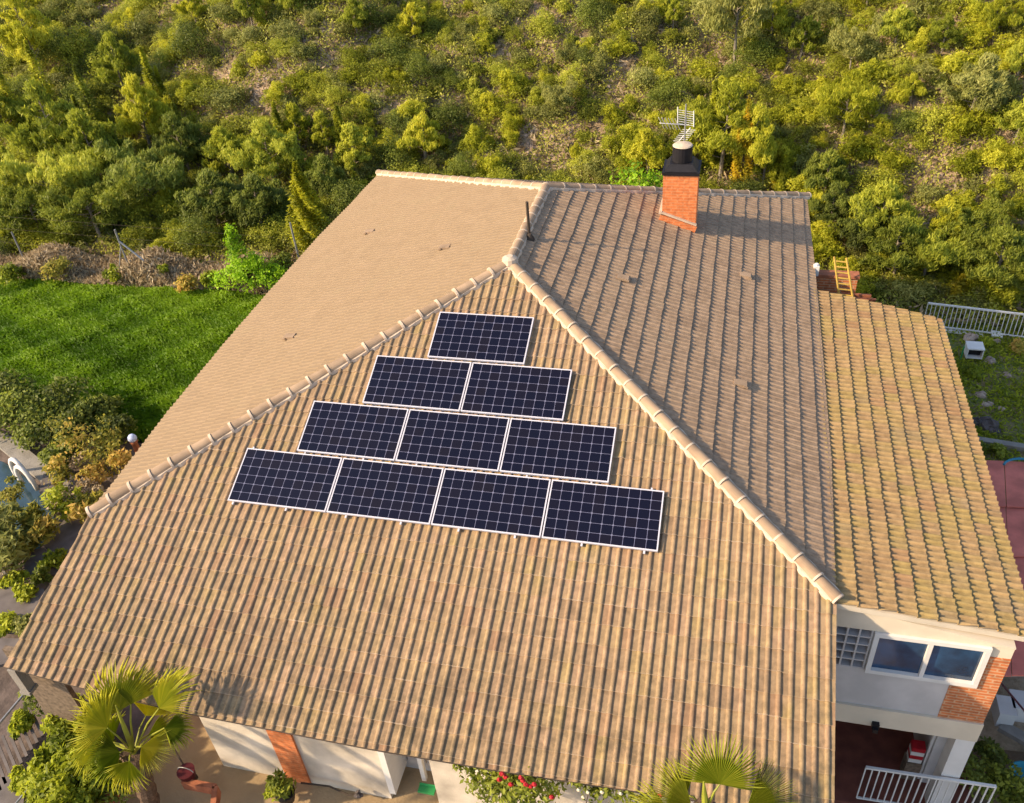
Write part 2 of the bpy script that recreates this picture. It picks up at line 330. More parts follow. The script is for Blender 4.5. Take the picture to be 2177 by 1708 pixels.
# ------------------------------------------------------------------ house
TH, PL, PR, PW = 0.371778, 0.324940, 0.343085, 0.1888
A = Vector((.20094, 4.73928, 1.84789)); RB = Vector((.20094, 7.9204, 1.84789))
nF = Vector((0, -math.sin(TH), math.cos(TH))); nL = Vector((-math.sin(PL), 0, math.cos(PL))); nR = Vector((math.sin(PR), 0, math.cos(PR))); nW = Vector((math.sin(PW), 0, math.cos(PW)))
W0 = Vector((5.697, 0, -.15))
house = empty('house', (0, 5, -3.5), 'large house under a beige tiled hip roof with a brick chimney and white walls', 'house')
OFF = -.045
def V2(p): return Vector(p)
def tile_plane(name, p0, uu, ss, n, outline, m, label=None, rib=.148, course=.283, step=.02, ribh=1.0, sphase=0.0, uphase=0.0):
    """outline: 3D points on the plane, convex. Tile ribs and overlapping courses as real relief."""
    p0, uu, ss, n = V2(p0), V2(uu).normalized(), V2(ss).normalized(), V2(n).normalized()
    P = [((V2(q) - p0).dot(uu), (V2(q) - p0).dot(ss)) for q in outline]
    u0, u1 = min(p[0] for p in P) - .3, max(p[0] for p in P) + .3; s0, s1 = min(p[1] for p in P) - .3, max(p[1] for p in P) + .3
    prof = [(0, 0), (.070, .001), (.078, .017), (.090, .029), (.105, .033), (.121, .029), (.133, .016), (.140, .002)]
    k0 = math.floor(u0/rib); k1 = math.ceil(u1/rib)
    us = []; hs = []; tl = []
    for k in range(k0, k1):
        for a, h in prof: us.append((k + a/.148)*rib + uphase); hs.append(h); tl.append(k//2)
    us = np.array(us); hs = np.array(hs)*ribh; tl = np.array(tl)
    j0 = math.floor((s0-sphase)/course); j1 = math.ceil((s1-sphase)/course)
    rg = np.random.default_rng(int(abs(hash(name + str(round(p0.x, 2))) % 1000)) if False else len(outline)*7 + int(course*1e4))
    T = int(tl.max() - tl.min() + 1); rows = []; srow = []; vrow = []
    for j in range(j0, j1):
        ja = rg.normal(0, .0022, T)[tl - tl.min()]; jb = rg.normal(0, .0015, T)[tl - tl.min()]; js = rg.normal(0, .004, T)[tl - tl.min()]
        rows.append(hs + step + ja); srow.append(np.full(len(us), sphase + j*course) + js); vrow.append(j + .02)
        rows.append(hs + jb); srow.append(np.full(len(us), sphase + (j+1)*course) + .0005); vrow.append(j + .98)
    H = np.array(rows); SS = np.array(srow); UU = np.tile(us, (len(rows), 1)); ny, nx = H.shape
    o = np.array(p0) + np.array(n)*OFF
    V = o + UU[..., None]*np.array(uu) + SS[..., None]*np.array(ss) + H[..., None]*np.array(n)
    V = V.reshape(-1, 3); I = np.arange(nx*ny).reshape(ny, nx)
    F = np.stack([I[:-1,:-1], I[:-1,1:], I[1:,1:], I[1:,:-1]], -1).reshape(-1, 4)
    if uu.cross(ss).dot(n) < 0: F = F[:, ::-1]
    me = bpy.data.meshes.new(name); me.from_pydata(V.tolist(), [], F.tolist())
    uv = me.uv_layers.new(name='UVMap'); tu = (UU - uphase)/rib*(1 if rib > .13 else .5); tv = np.tile(np.array(vrow)[:, None], (1, nx))
    # keep each face inside one tile: shift by face centre
    uvp = np.stack([tu.ravel(), tv.ravel()], -1); L = uvp[F.ravel()].reshape(-1, 4, 2); c = L.mean(1, keepdims=True); L = c + (L - c)*.9
    uv.data.foreach_set('uv', L.ravel().astype(np.float32))
    bm = bmesh.new(); bm.from_mesh(me)
    m2 = len(P); area = sum(P[i][0]*P[(i+1) % m2][1] - P[(i+1) % m2][0]*P[i][1] for i in range(m2))
    for i in range(m2):
        a, b = P[i], P[(i+1) % m2]; dx, dy = b[0]-a[0], b[1]-a[1]; l = math.hypot(dx, dy)
        nx_, ny_ = (dy/l, -dx/l) if area > 0 else (-dy/l, dx/l)
        co = p0 + uu*a[0] + ss*a[1]
        bmesh.ops.bisect_plane(bm, geom=bm.verts[:] + bm.edges[:] + bm.faces[:], plane_co=co, plane_no=uu*nx_ + ss*ny_, clear_outer=True)
    bm.to_mesh(me); bm.free()
    ob = link(name, me, m, house)
    if label: ob['label'] = label
    return ob
def slab(name, outline, n, t0, t1, m):
    n = V2(n).normalized(); k = len(outline); a = [V2(q) - n*t0 for q in outline]; b = [V2(q) - n*t1 for q in outline]
    mb = MB(); mb.add(a + b, [tuple(range(k)), tuple(range(k, 2*k))[::-1]] + [(i, i+k, (i+1) % k + k, (i+1) % k) for i in range(k)]); return mb.build(name, m, house)
def onF(x, y): return Vector((x, y, y*math.tan(TH)))
def onLx(x, y): return Vector((x, y, A.z + (x - A.x)*math.tan(PL)))
def onRx(x, y): return Vector((x, y, A.z - (x - A.x)*math.tan(PR)))
def onW(x, y): return Vector((x, y, W0.z - (x - W0.x)*math.tan(PW)))
LH = onF(-5.65, -.40); RH = onF(5.68, -.29)
front = [A, LH, onF(-5.93, -2.76), onF(-4.4, -2.86), onF(-2.96, -2.92), onF(-.13, -2.95), onF(1.74, -2.93), onF(4.3, -2.86), onF(5.66, -2.80), RH]
LBk = onLx(-5.57, 12.85); RBk = onRx(5.66, 12.14)
left = [A, RB, LBk, onLx(-5.86, 9.2), onLx(-5.95, 5.4), onLx(-5.86, 2.2), onLx(-5.66, -.40)]
right = [A, onRx(5.68, -.27), onRx(5.76, 2.5), onRx(5.75, 5.5), onRx(5.72, 9), RBk, RB]
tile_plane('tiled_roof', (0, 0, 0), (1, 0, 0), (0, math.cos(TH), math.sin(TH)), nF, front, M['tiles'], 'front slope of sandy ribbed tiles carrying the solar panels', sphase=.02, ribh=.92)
tile_plane('tiled_roof', A, (0, 1, 0), (math.cos(PL), 0, math.sin(PL)), nL, left, M['tiles_left'], 'sunlit pale beige slope beside the lawn', course=.281, rib=.118, ribh=.5, step=.024)
tile_plane('tiled_roof', A, (0, 1, 0), (-math.cos(PR), 0, math.sin(PR)), nR, right, M['tiles_pink'], 'greyer brown slope around the chimney', course=.284, rib=.118, ribh=.42, step=.024)
nB = (LBk - RB).cross(RBk - RB); nB = nB if nB.z > 0 else -nB
sB = nB.cross(RBk - LBk).normalized(); sB = sB if sB.z > 0 else -sB
tile_plane('tiled_roof', RB, (RBk - LBk), sB, nB, [RB, LBk, RBk], M['tiles_pink'], 'rear slope of the hip roof', course=.282)
wing = [onW(5.62, 7.75), onW(8.22, 7.42), onW(8.28, 3.3), onW(8.22, -.22), onW(5.62, -.50)]
wp = [hit(3063/1.7639, 1084/1.7639, W0, nW), hit(3540/1.7639, 1192/1.7639, W0, nW), hit(3701/1.7639, 1740/1.7639, W0, nW), hit(3843/1.7639, 2260/1.7639, W0, nW)]
fl, fr = hit(3152/1.7639, 2258/1.7639, W0, nW), hit(3804/1.7639, 2374/1.7639, W0, nW); dd = (fr - fl).normalized()
tt = (wp[3] - fl).dot(dd); wing = [wp[0] - Vector((.12, 0, -.12*math.tan(PW))), wp[1], wp[2], fl + dd*(tt + .02), fl - dd*.12]
tile_plane('tiled_roof', W0, (0, 1, 0), (-math.cos(PW), 0, math.sin(PW)), nW, wing, M['tiles_gold'], 'lower golden tiled roof of the side wing', course=.262, rib=.118, ribh=.8, step=.034)
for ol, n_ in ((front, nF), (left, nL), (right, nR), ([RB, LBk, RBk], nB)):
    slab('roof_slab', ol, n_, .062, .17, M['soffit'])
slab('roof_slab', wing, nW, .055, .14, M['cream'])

# hip and ridge caps: overlapping half-round tiles bedded in mortar
def caps(p, q, n1, n2, parent, label=None, r=.092, L=.37, lift=-.03, col=1.08, cw=.03):
    p, q = V2(p), V2(q); d = (q - p).normalized(); up = (V2(n1).normalized() + V2(n2).normalized()).normalized(); up = (up - d*up.dot(d)).normalized(); sd_ = d.cross(up)
    tot = (q-p).length; n = max(1, round(tot/L)); st = tot/n; mb = MB(); K = 10
    def ring(t, rr, z): return [p + d*t + up*(lift + z) + (sd_*math.cos(math.pi*(k/K)) + up*math.sin(math.pi*(k/K))*.9)*rr for k in range(K+1)]
    for i in range(n):
        jit = random.uniform(-.010, .010)
        a = ring(i*st, r*.92, jit); b = ring((i+1)*st + .03, r*1.07, jit)
        mb.add(a + b, [(k, k+1, k+K+2, k+K+1) for k in range(K)], 0); mb.add(b, [tuple(range(K+1))], 1)
        c0 = ring((i+1)*st + .010, r*col*1.04, jit); c1 = ring((i+1)*st + .010 + cw, r*col*1.04, jit)
        mb.add(c0 + c1, [(k, k+1, k+K+2, k+K+1) for k in range(K)] + [tuple(range(K+1))[::-1], tuple(range(K+1, 2*K+2))], 1)
    # mortar bed, wavy edge
    N = n*4
    for side in (-1, 1):
        nn = V2(n1 if side*sd_.dot(V2(n1)) > 0 else n2).normalized(); out = sd_*side; out = (out - nn*out.dot(nn)).normalized()
        va = []; 
        for k in range(N+1):
            t = tot*k/N; wv = r + .035 + .014*math.sin(k*1.7) + random.uniform(0, .012); base = p + d*t
            va += [base + up*(lift+.05), base + out*wv*.8 + nn*.012, base + out*wv + nn*(-.04)]
        f = []
        for k in range(N):
            a = k*3; f += [(a, a+1, a+4, a+3), (a+1, a+2, a+5, a+4)]
        mb.add(va, f, 1)
    o = mb.build('ridge_tiles', [M['cap'], M['mortar']], parent)
    if label: o['label'] = label
up3 = Vector((0, 0, .02))
caps(A, LH, nF, nL, house, 'row of half round tiles on the long hip beside the lawn slope', col=1.2, cw=.042, r=.100); caps(A, RH, nF, nR, house, 'row of half round tiles on the hip beside the chimney slope')
caps(A, RB, nL, nR, house, 'short top ridge row'); caps(RB, LBk, nL, nB, house); caps(RB, RBk, nR, nB, house)
mb = MB(); mb.lathe((A.x, A.y, A.z-.03), [(.15, 0), (.13, .09), (.06, .13)], 12); mb.build('mortar_cap', M['mortar'], house)

# walls
def wall_profile(name, prof, x0, x1, m):
    k = len(prof); mb = MB(); mb.add([(x0, y, z) for y, z in prof] + [(x1, y, z) for y, z in prof], [tuple(range(k)), tuple(range(k, 2*k))[::-1]] + [(i, i+k, (i+1) % k + k, (i+1) % k) for i in range(k)])
    return mb.build(name, m, house)
wall_profile('wall', [(-2.3, -3.9), (-2.3, -1.14), (0, -.27), (0, -3.9)], -3.35, -.45, M['plaster'])
wall_profile('wall', [(-2.3, -3.9), (-2.3, -1.14), (0, -.27), (0, -3.9)], .34, 5.45, M['plaster'])
wall_profile('wall', [(0, -5.4), (0, -.42), (12.0, -.42), (12.0, -5.4)], -5.2, 5.45, M['plaster'])
wall_profile('wall', [(-1.75, -3.9), (-1.75, -.9), (0, -.35), (0, -3.9)], -.45, .34, M['grey_plaster'])
wall_profile('wall', [(-1.2, -3.9), (-1.2, -.75), (0, -.35), (0, -3.9)], -5.2, -3.35, M['terracotta'])
# brick pilaster, a finger proud of the wall
b0 = PY(567, 1552, -2.33); MB().box((-2.2, -2.335, -3.9), (-1.80, -2.30, -1.16)).build('brick_pilaster', M['brick'], house)
# porch column and brace at the lawn-side corner
kx = PY(54, 1452, -2.62).x; MB().box((kx-.07, -2.70, -1.80), (kx+.07, -2.55, -1.28)).box((kx-.09, -2.72, -1.86), (kx+.09, -2.53, -1.802)).build('beam_end', M['concrete'], house)
MB().box((PY(72, 1480, -2.4).x, -2.40, -3.9), (PY(165, 1500, -2.4).x, -2.32, -1.25)).build('wall', M['wood'], house)
# doorway recess: white reveal, two posts, door
dr = MB().box((-.43, -2.34, -3.5), (-.33, -1.78, -1.3)).build('door_frame', M['white'], house)
MB().box((.0, -2.05, -3.5), (.07, -1.98, -1.3)).build('door_frame', M['white'], house)
MB().box((-.30, -1.80, -3.49), (-.02, -1.76, -1.4)).build('door', M['grey_plaster'], house)
MB().box((-3.35, -2.42, -1.30), (-2.2, -2.30, -1.17)).build('gutter', M['white'], house)
mb = MB()
for x in (-1.45, -1.2, -.95): mb.obox((x, -2.3, -1.42), (x, -2.75, -1.27), .05, .07)
mb.build('rafter_ends', M['white'], house)
# side wing
def WP(u, v): return PY(u/1.7639, v/1.7639, -.2)
wall_profile('wall', [(.06, -2.5), (.06, -.72), (7.29, -.72), (7.29, -2.5)], 5.46, 6.9, M['grey_plaster'])
mb = MB(); Wx = 8.0
# wing front as strips around the window: top band, left part, below window, right part
mb = MB(); mb.add([(5.46, -.22, -.79), (8.0, -.22, -.79), (8.0, -.22, -.77), (5.46, -.22, -.30), (5.46, 7.3, -.30), (8.0, 7.3, -.77), (8.0, 7.3, -.79), (5.46, 7.3, -.79)],
   [(0,1,2,3), (3,2,5,4), (4,5,6,7), (7,6,1,0), (1,6,5,2), (0,3,4,7)]); mb.build('wall', M['cream'], house)['label'] = 'cream plaster band under the wing roof'
MB().box((5.46, -.2, -2.5), (7.45, .0, -1.66)).build('wall', M['grey_plaster'], house)
MB().box((7.74, -.2, -1.02), (8.0, 7.3, -.792)).build('wall', M['cream'], house)
MB().box((6.9, .05, -2.5), (7.99, 7.29, -.795)).build('wall', M['grey_plaster'], house)
mb = MB(); mb.box((7.40, -.215, -2.5), (8.0, .02, -1.66)); mb.box((7.74, -.215, -1.66), (8.0, .02, -1.02)); mb.box((7.93, .02, -2.5), (8.004, 7.3, -1.02)); mb.build('brick_panel', M['brick_wall'], house)
# breeze blocks
mb = MB()
nx_, nz_ = 5, 5
for i in range(nx_+1): x = 5.46 + (6.25-5.46)*i/nx_; mb.box((x-.012, -.20, -1.655), (x+.012, -.06, -.795))
for j in range(nz_+1): z = -1.655 + .85*j/nz_; mb.box((5.46, -.196, z-.012), (6.25, -.07, z+.012))
mb.build('breeze_block_screen', M['grey_plaster'], house)
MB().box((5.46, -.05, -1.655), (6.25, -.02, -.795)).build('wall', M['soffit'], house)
win = MB(); x0, x1, z0, z1 = 6.27, 7.72, -1.665, -.80
for a, b in (((x0, -.26, z0), (x1, -.14, z0+.075)), ((x0, -.26, z1-.07), (x1, -.14, z1)), ((x0, -.259, z0+.075), (x0+.065, -.141, z1-.07)), ((x1-.065, -.259, z0+.075), (x1, -.141, z1-.07)), ((6.965, -.255, z0+.075), (7.02, -.145, z1-.07))): win.box(a, b)
wf = win.build('window', M['white'], house)
for a, b in ((x0+.065, 6.965), (7.02, x1-.065)): MB().box((a, -.20, z0+.075), (b, -.18, z1-.07)).build('pane', M['glass'], wf)
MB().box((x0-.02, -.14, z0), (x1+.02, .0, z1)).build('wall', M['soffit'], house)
MB().box((5.46, -.24, -2.93), (8.01, .05, -2.503)).build('beam', M['cream'], house)
MB().box((5.46, .05, -2.93), (8.005, 7.3, -2.6)).build('floor_slab', M['cream'], house)
MB().box((7.74, -.23, -5.1), (8.0, .02, -2.933)).build('column', M['white'], house)
MB().box((6.75, 2.4, -5.1), (8.0, 2.6, -2.933)).build('wall', M['porch'], house)
MB().box((5.46, 2.4, -5.1), (6.75, 2.62, -2.933)).build('wall', M['porch'], house)
MB().box((7.70, .25, -5.1), (7.9, 2.4, -2.933)).build('wall', M['grey_plaster'], house)
mb = MB(); mb.box((7.66, .3, -5.0), (7.695, .36, -3.0)); mb.box((7.66, 1.3, -5.0), (7.695, 1.36, -3.0)); mb.build('door_frame', M['white'], house)
MB().box((5.3, -.32, -5.2), (8.45, 2.5, -4.99)).build('floor_slab', M['porch'], house)
# wall lamp on the beam
lp = WP(3270, 2715); mb = MB(); mb.box((6.56, -.31, -2.90), (6.66, -.241, -2.80)); mb.box((6.575, -.36, -2.93), (6.645, -.29, -2.85)); mb.build('wall_lamp', M['black'], house)
# railing: top rail, bottom rail, balusters
mb = MB(); ra, rb = Vector((6.66, -.28, -3.98)), Vector((8.50, -.28, -3.92)); mb.obox(ra, rb, .04, .04); mb.obox(ra - Vector((0, 0, .9)), rb - Vector((0, 0, .9)), .03, .03)
for i in range(19): p = ra.lerp(rb, i/18); mb.box((p.x-.009, p.y-.009, p.z-.9), (p.x+.009, p.y+.009, p.z))
mb.build('balcony_railing', M['white'], house)

# chimney
ch = MB(); cx0, cx1, cy0, cy1 = 2.53, 3.22, 8.33, 8.95
ch.box((cx0, cy0, .5), (cx1, cy1, 1.95)); stack = ch.build('chimney', M['brick'], house)
mb = MB(); mb.box((2.505, 8.30, 1.953), (3.245, 8.98, 2.02)); q0, q1 = [(2.55, 8.34), (3.20, 8.34), (3.20, 8.95), (2.55, 8.95)], [(2.64, 8.42), (3.09, 8.42), (3.09, 8.86), (2.64, 8.86)]
mb.add([(a, b, 2.022) for a, b in q0] + [(a, b, 2.15) for a, b in q1], [(3, 2, 1, 0), (4, 5, 6, 7), (0, 1, 5, 4), (1, 2, 6, 5), (2, 3, 7, 6), (3, 0, 4, 7)]); mb.build('chimney_cap', M['black'], stack)
mb = MB(); mb.lathe((2.87, 8.64, 2.152), [(.20, 0), (.20, .27), (.205, .275), (.205, .30)], 20); mb.build('chimney_pot', M['black'], stack)
mb = MB(); mb.lathe((2.87, 8.64, 2.456), [(.20, 0), (.18, .02), (.11, .04), (.04, .05)], 20); mb.build('pot_lid', M['mortar'], stack)
def roofz(x): return A.z - (x - A.x)*math.tan(PR)
mb = MB(); mb.obox((cx0-.05, cy0-.03, roofz(cx0-.05)+.14), (cx1+.02, cy0-.03, roofz(cx1+.02)+.14), .055, .035); mb.obox((cx0-.03, cy0-.06, roofz(cx0)+.14), (cx0-.03, cy1, roofz(cx0)+.14), .06, .05)
mb.build('mortar_flashing', M['mortar'], stack)
mb = MB(); mb.obox((cx0-.04, cy0-.035, roofz(cx0)+.04), (cx1+.015, cy0-.035, roofz(cx1)+.04), .07, .13); mb.build('brick_base', M['brick'], stack)
# little raised vent tiles
for (u, v, pl_) in ((945, 525, 0), (785, 492, 0), (615, 715, 0), (1325, 590, 1), (1585, 585, 1), (1575, 815, 1)):
    n_ = nL if pl_ == 0 else nR; p = hit(u, v, A, n_); dn = Vector((-math.cos(PL), 0, -math.sin(PL))) if pl_ == 0 else Vector((math.cos(PR), 0, -math.sin(PR)))
    mb = MB(); mb.obox(p - dn*.11 - n_*.03, p + dn*.10 + n_*.012, .15, .05, up=n_); mb.obox(p + dn*.05 + n_*.012, p + dn*.12 + n_*.012, .19, .025, up=n_); mb.build('vent_tile', M['cap'], house)

# ------------------------------------------------------------------ solar panels
def pv_mat():
    m = bpy.data.materials.new('photovoltaic_cells'); m.use_nodes = True; t = m.node_tree; b = t.nodes['Principled BSDF']
    b.inputs['Roughness'].default_value = .2; b.inputs['Specular IOR Level'].default_value = .28
    uv = t.nodes.new('ShaderNodeUVMap'); sp = t.nodes.new('ShaderNodeSeparateXYZ'); t.links.new(uv.outputs[0], sp.inputs[0])
    def edge(o):
        f = math_node(t, 'FRACT', o); return math_node(t, 'MINIMUM', f, math_node(t, 'SUBTRACT', 1.0, f))
    ex, ey = edge(sp.outputs[0]), edge(sp.outputs[1])
    line = math_node(t, 'MAXIMUM', math_node(t, 'LESS_THAN', math_node(t, 'MINIMUM', ex, ey), .019), math_node(t, 'LESS_THAN', math_node(t, 'ADD', ex, ey), .12))
    fl = t.nodes.new('ShaderNodeVectorMath'); fl.operation = 'FLOOR'; t.links.new(uv.outputs[0], fl.inputs[0]); oi = t.nodes.new('ShaderNodeObjectInfo')
    ad = t.nodes.new('ShaderNodeVectorMath'); ad.operation = 'ADD'; t.links.new(fl.outputs[0], ad.inputs[0]); t.links.new(oi.outputs['Random'], ad.inputs[1])
    wn = t.nodes.new('ShaderNodeTexWhiteNoise'); wn.noise_dimensions = '3D'; t.links.new(ad.outputs[0], wn.inputs['Vector'])
    r = t.nodes.new('ShaderNodeValToRGB'); e = r.color_ramp.elements; e.new(.5)
    for i, c in enumerate(((.004, .004, .012), (.005, .0045, .013), (.008, .006, .011))): e[i].position = (0, .55, 1)[i]; e[i].color = (*c, 1)
    t.links.new(wn.outputs['Value'], r.inputs[0])
    mx = t.nodes.new('ShaderNodeMix'); mx.data_type = 'RGBA'; t.links.new(line, mx.inputs[0]); t.links.new(r.outputs[0], mx.inputs[6]); mx.inputs[7].default_value = (.15, .15, .22, 1)
    t.links.new(mx.outputs[2], b.inputs['Base Color']); return m
M['pv'] = pv_mat()
PWD, PHT, GAP, RG = 1.65, .931, .02, .0463
offs = [.036, -.004, -.007, -.025]
rotF = Matrix.Rotation(TH, 4, 'X')
labels = ['single solar panel at the peak of the array', 'solar panel in the two-panel row, nearer the lawn side hip', 'solar panel in the two-panel row, nearer the chimney side hip',
 'lawn side panel of the three-panel row', 'middle solar panel of the three-panel row', 'chimney side panel of the three-panel row',
 'leftmost solar panel of the bottom four-panel row', 'second solar panel from the left in the bottom row', 'third solar panel from the left in the bottom row', 'rightmost solar panel of the bottom four-panel row']
def panel_proto():
    root = empty('solar_panel', (0, 0, 0), labels[0], 'solar panel', 'solar panels on the front roof slope'); e = .019; hw, hh = PWD/2, PHT/2; t = .038
    mb = MB(); mb.box((-hw, -hh, 0), (hw, -hh+e, t)); mb.box((-hw, hh-e, 0), (hw, hh, t)); mb.box((-hw, -hh+e, 0), (-hw+e, hh-e, t-.0005)); mb.box((hw-e, -hh+e, 0), (hw, hh-e, t-.0005))
    mb.build('frame', M['alu'], root, world=False)
    me = bpy.data.meshes.new('cell_sheet'); a, b = hw-e, hh-e
    mb = MB().box((-a, -b, .010), (a, b, t-.006)); o = mb.build('cell_sheet', M['pv'], root, world=False); me = o.data; uv = me.uv_layers.new(name='UVMap')
    for l in me.loops:
        c = me.vertices[l.vertex_index].co; uv.data[l.index].uv = ((c.x/a + 1)*5*.985 + .075, (c.y/b + 1)*3*.985 + .045)
    return root
proto = panel_proto()
def copy_tree(o, parent=None):
    c = o.copy(); COL.objects.link(c)
    if parent: c.parent = parent
    for k in list(o.children): copy_tree(k, c)
    return c
i = 0
for row in (1, 2, 3, 4):
    for k in range(row):
        o = proto if i == 0 else copy_tree(proto)
        x = (k - (row-1)/2)*(PWD+GAP) + offs[row-1]; s = (4-row)*(PHT+RG) + PHT/2
        o.matrix_world = Matrix.Translation(Vector((x, s*math.cos(TH), s*math.sin(TH))) + nF*.012) @ rotF
        o['label'] = labels[i]; i += 1
ords = ['first', 'second', 'third', 'fourth', 'fifth', 'sixth', 'seventh', 'eighth']
for k, u in enumerate((494, 607, 735, 852, 975, 1095, 1237, 1370)):
    p = hit(u, 1073 + (u-492)*.111, (0, 0, 0), nF); x = p.x; mb = MB()
    mb.obox((x, -.042*math.cos(TH), -.042*math.sin(TH)), (x, (PHT+.05)*math.cos(TH), (PHT+.05)*math.sin(TH)), .026, .018, up=nF)
    mb.obox((x, -.055*math.cos(TH), -.055*math.sin(TH)) - nF*.02 if False else Vector((x, -.036*math.cos(TH), -.036*math.sin(TH))) - nF*.012, Vector((x, .03, .012)) - nF*.012, .032, .022, up=nF)
    tag(mb.build('mounting_rail', M['alu']), '%s small rail end from the left showing below the bottom panel row' % ords[k], 'rail', 'mounting rails under the bottom panel row')

# ------------------------------------------------------------------ pole and antenna on the roof
pb = Vector((.32, 5.79, 1.80)); mb = MB().tube([pb, pb + Vector((0, 0, .68))], .028, 8); mb.lathe((pb.x+.02, pb.y-.05, pb.z-.05), [(.10, 0), (.06, .08), (.035, .12)], 10)
tag(mb.build('vent_pole', M['rust']), 'thin dark rusty pole standing on the top ridge', 'pole')
ant = empty('tv_antenna', (2.93, 9.3, .6), 'pale aerial with grid reflector and rods rising behind the chimney', 'antenna')
mz = 3.05; mx_ = PY(1455, 300, 9.3).x
MB().tube([(mx_, 9.3, .5), (mx_, 9.3, mz)], .016, 6).build('mast', M['steel'], ant)
def P93(u, v): return PY(u, v, 9.3)
mb = MB()
for k in range(7): a = P93(1442, 234 + k*4.8); b = P93(1474, 239 + k*4.8); mb.tube([a, b], .006, 5)
for u, v0, v1 in ((1441, 228, 264), (1475, 236, 270), (1458, 230, 268)): mb.tube([P93(u, v0), P93(u, v1)], .011, 5)
mb.build('grid_reflector', M['white'], ant)
mb = MB(); mb.tube([P93(1402, 262), P93(1465, 266)], .011, 5)
for k in range(6):
    u = 1406 + k*7; c = P93(u, 262 + k*.6); mb.tube([c + Vector((-.05, -.12, .16)), c + Vector((.05, .12, -.16))], .006, 5)
mb.build('rod_array', M['white'], ant)
mb = MB(); mb.tube([P93(1444, 300), P93(1468, 272)], .010, 5)
for k in range(7):
    c = P93(1445 + k*3.3, 299 - k*4); mb.tube([c - Vector((.13, 0, .01)), c + Vector((.13, 0, -.02))], .007, 5)
mb.build('rod_array', M['white'], ant)

# ------------------------------------------------------------------ foliage engine
def quads_mesh(name, C, N, size, tint, aspect=1.0, roll=None):
    """C centres, N facing, size per leaf -> rhombic leaves with two faces folded along the midrib"""
    n = len(C); N = N/np.linalg.norm(N, axis=1, keepdims=True); R = RNG.normal(size=(n, 3))
    if roll is not None: R = roll
    Ud = np.cross(N, R); Ud /= np.linalg.norm(Ud, axis=1, keepdims=True) + 1e-9; Vd = np.cross(N, Ud)
    s = size[:, None]
    # Vd along leaf
    V = np.stack([C - Vd*s*aspect, C + Ud*s*.55 - Vd*s*.1, C + Vd*s*aspect, C - Ud*s*.55 - Vd*s*.1], 1).reshape(-1, 3)
    me = bpy.data.meshes.new(name); me.vertices.add(n*4); me.vertices.foreach_set('co', V.ravel().astype(np.float32))
    me.loops.add(n*4); me.loops.foreach_set('vertex_index', np.arange(n*4, dtype=np.int32))
    me.polygons.add(n); me.polygons.foreach_set('loop_start', np.arange(0, n*4, 4, dtype=np.int32)); me.polygons.foreach_set('loop_total', np.full(n, 4, np.int32))
    at = me.attributes.new('tint', 'FLOAT', 'POINT'); at.data.foreach_set('value', np.repeat(tint, 4).astype(np.float32))
    me.update(); return me
def fold_noise(P, f, ph): return (np.sin(P[:, 0]*f+ph)*np.sin(P[:, 1]*f*1.1+ph*2)+np.sin(P[:, 2]*f*1.3+ph*3)*np.sin(P[:, 0]*f*.7+ph)) * .5
def lobes_cloud(lobes, n, size, gap=.25, inner=.3, droop=0., seed=0, want_dir=False):
    rg = np.random.default_rng(seed); L = np.array(lobes, float); w_ = L[:, 3]**2; w_ /= w_.sum()
    k = rg.choice(len(L), size=n, p=w_); D = rg.normal(size=(n, 3)); D /= np.linalg.norm(D, axis=1, keepdims=True); D[:, 2] = np.where(D[:, 2] < -.35, -D[:, 2], D[:, 2])
    rr = np.where(rg.random(n) < inner, rg.uniform(.3, .9, n), rg.uniform(.75, 1.1, n) + np.abs(rg.normal(0, .22, n))); flat = L[k, 4:5] if L.shape[1] > 4 else 1.0
    sc = np.concatenate([np.ones((n, 2)), np.ones((n, 1))*flat], 1)
    C = L[k, :3] + D*sc*(L[k, 3]*rr)[:, None]
    nz = fold_noise(C, 5.5/np.mean(L[:, 3])/2, seed*1.3+.4); keep = nz > -1 + gap*1.6
    C, D, k, rr = C[keep], D[keep], k[keep], rr[keep]; N = D*.6 + rg.normal(scale=.6, size=C.shape) + np.array([-.25, -.2, .35])
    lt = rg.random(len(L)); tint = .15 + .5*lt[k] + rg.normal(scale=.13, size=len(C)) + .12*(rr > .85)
    if want_dir: return C, N, size*rg.uniform(.6, 1.25, len(C)), np.clip(tint, 0, 1), D
    return C, N, size*rg.uniform(.6, 1.25, len(C)), np.clip(tint, 0, 1)
def bush_mesh(name, w_, h_, nl, n, size, seed, gap=.25, aspect=1.0, flat=.9):
    rg = random.Random(seed); lobes = [(0, 0, h_*.35, w_*.33, flat)]
    for i in range(nl):
        a = rg.uniform(0, 6.283); q = rg.uniform(.12, .46)*w_; lobes.append((q*math.cos(a), q*math.sin(a), rg.uniform(.15, .9)*h_*(1.15 - q/w_), rg.uniform(.09, .22)*w_, rg.uniform(.7, 1.5)*flat))
    C, N, s, t = lobes_cloud(lobes, n, size, gap, seed=seed); C[:, 2] = np.maximum(C[:, 2], .02); return quads_mesh(name, C, N, s, t, aspect)
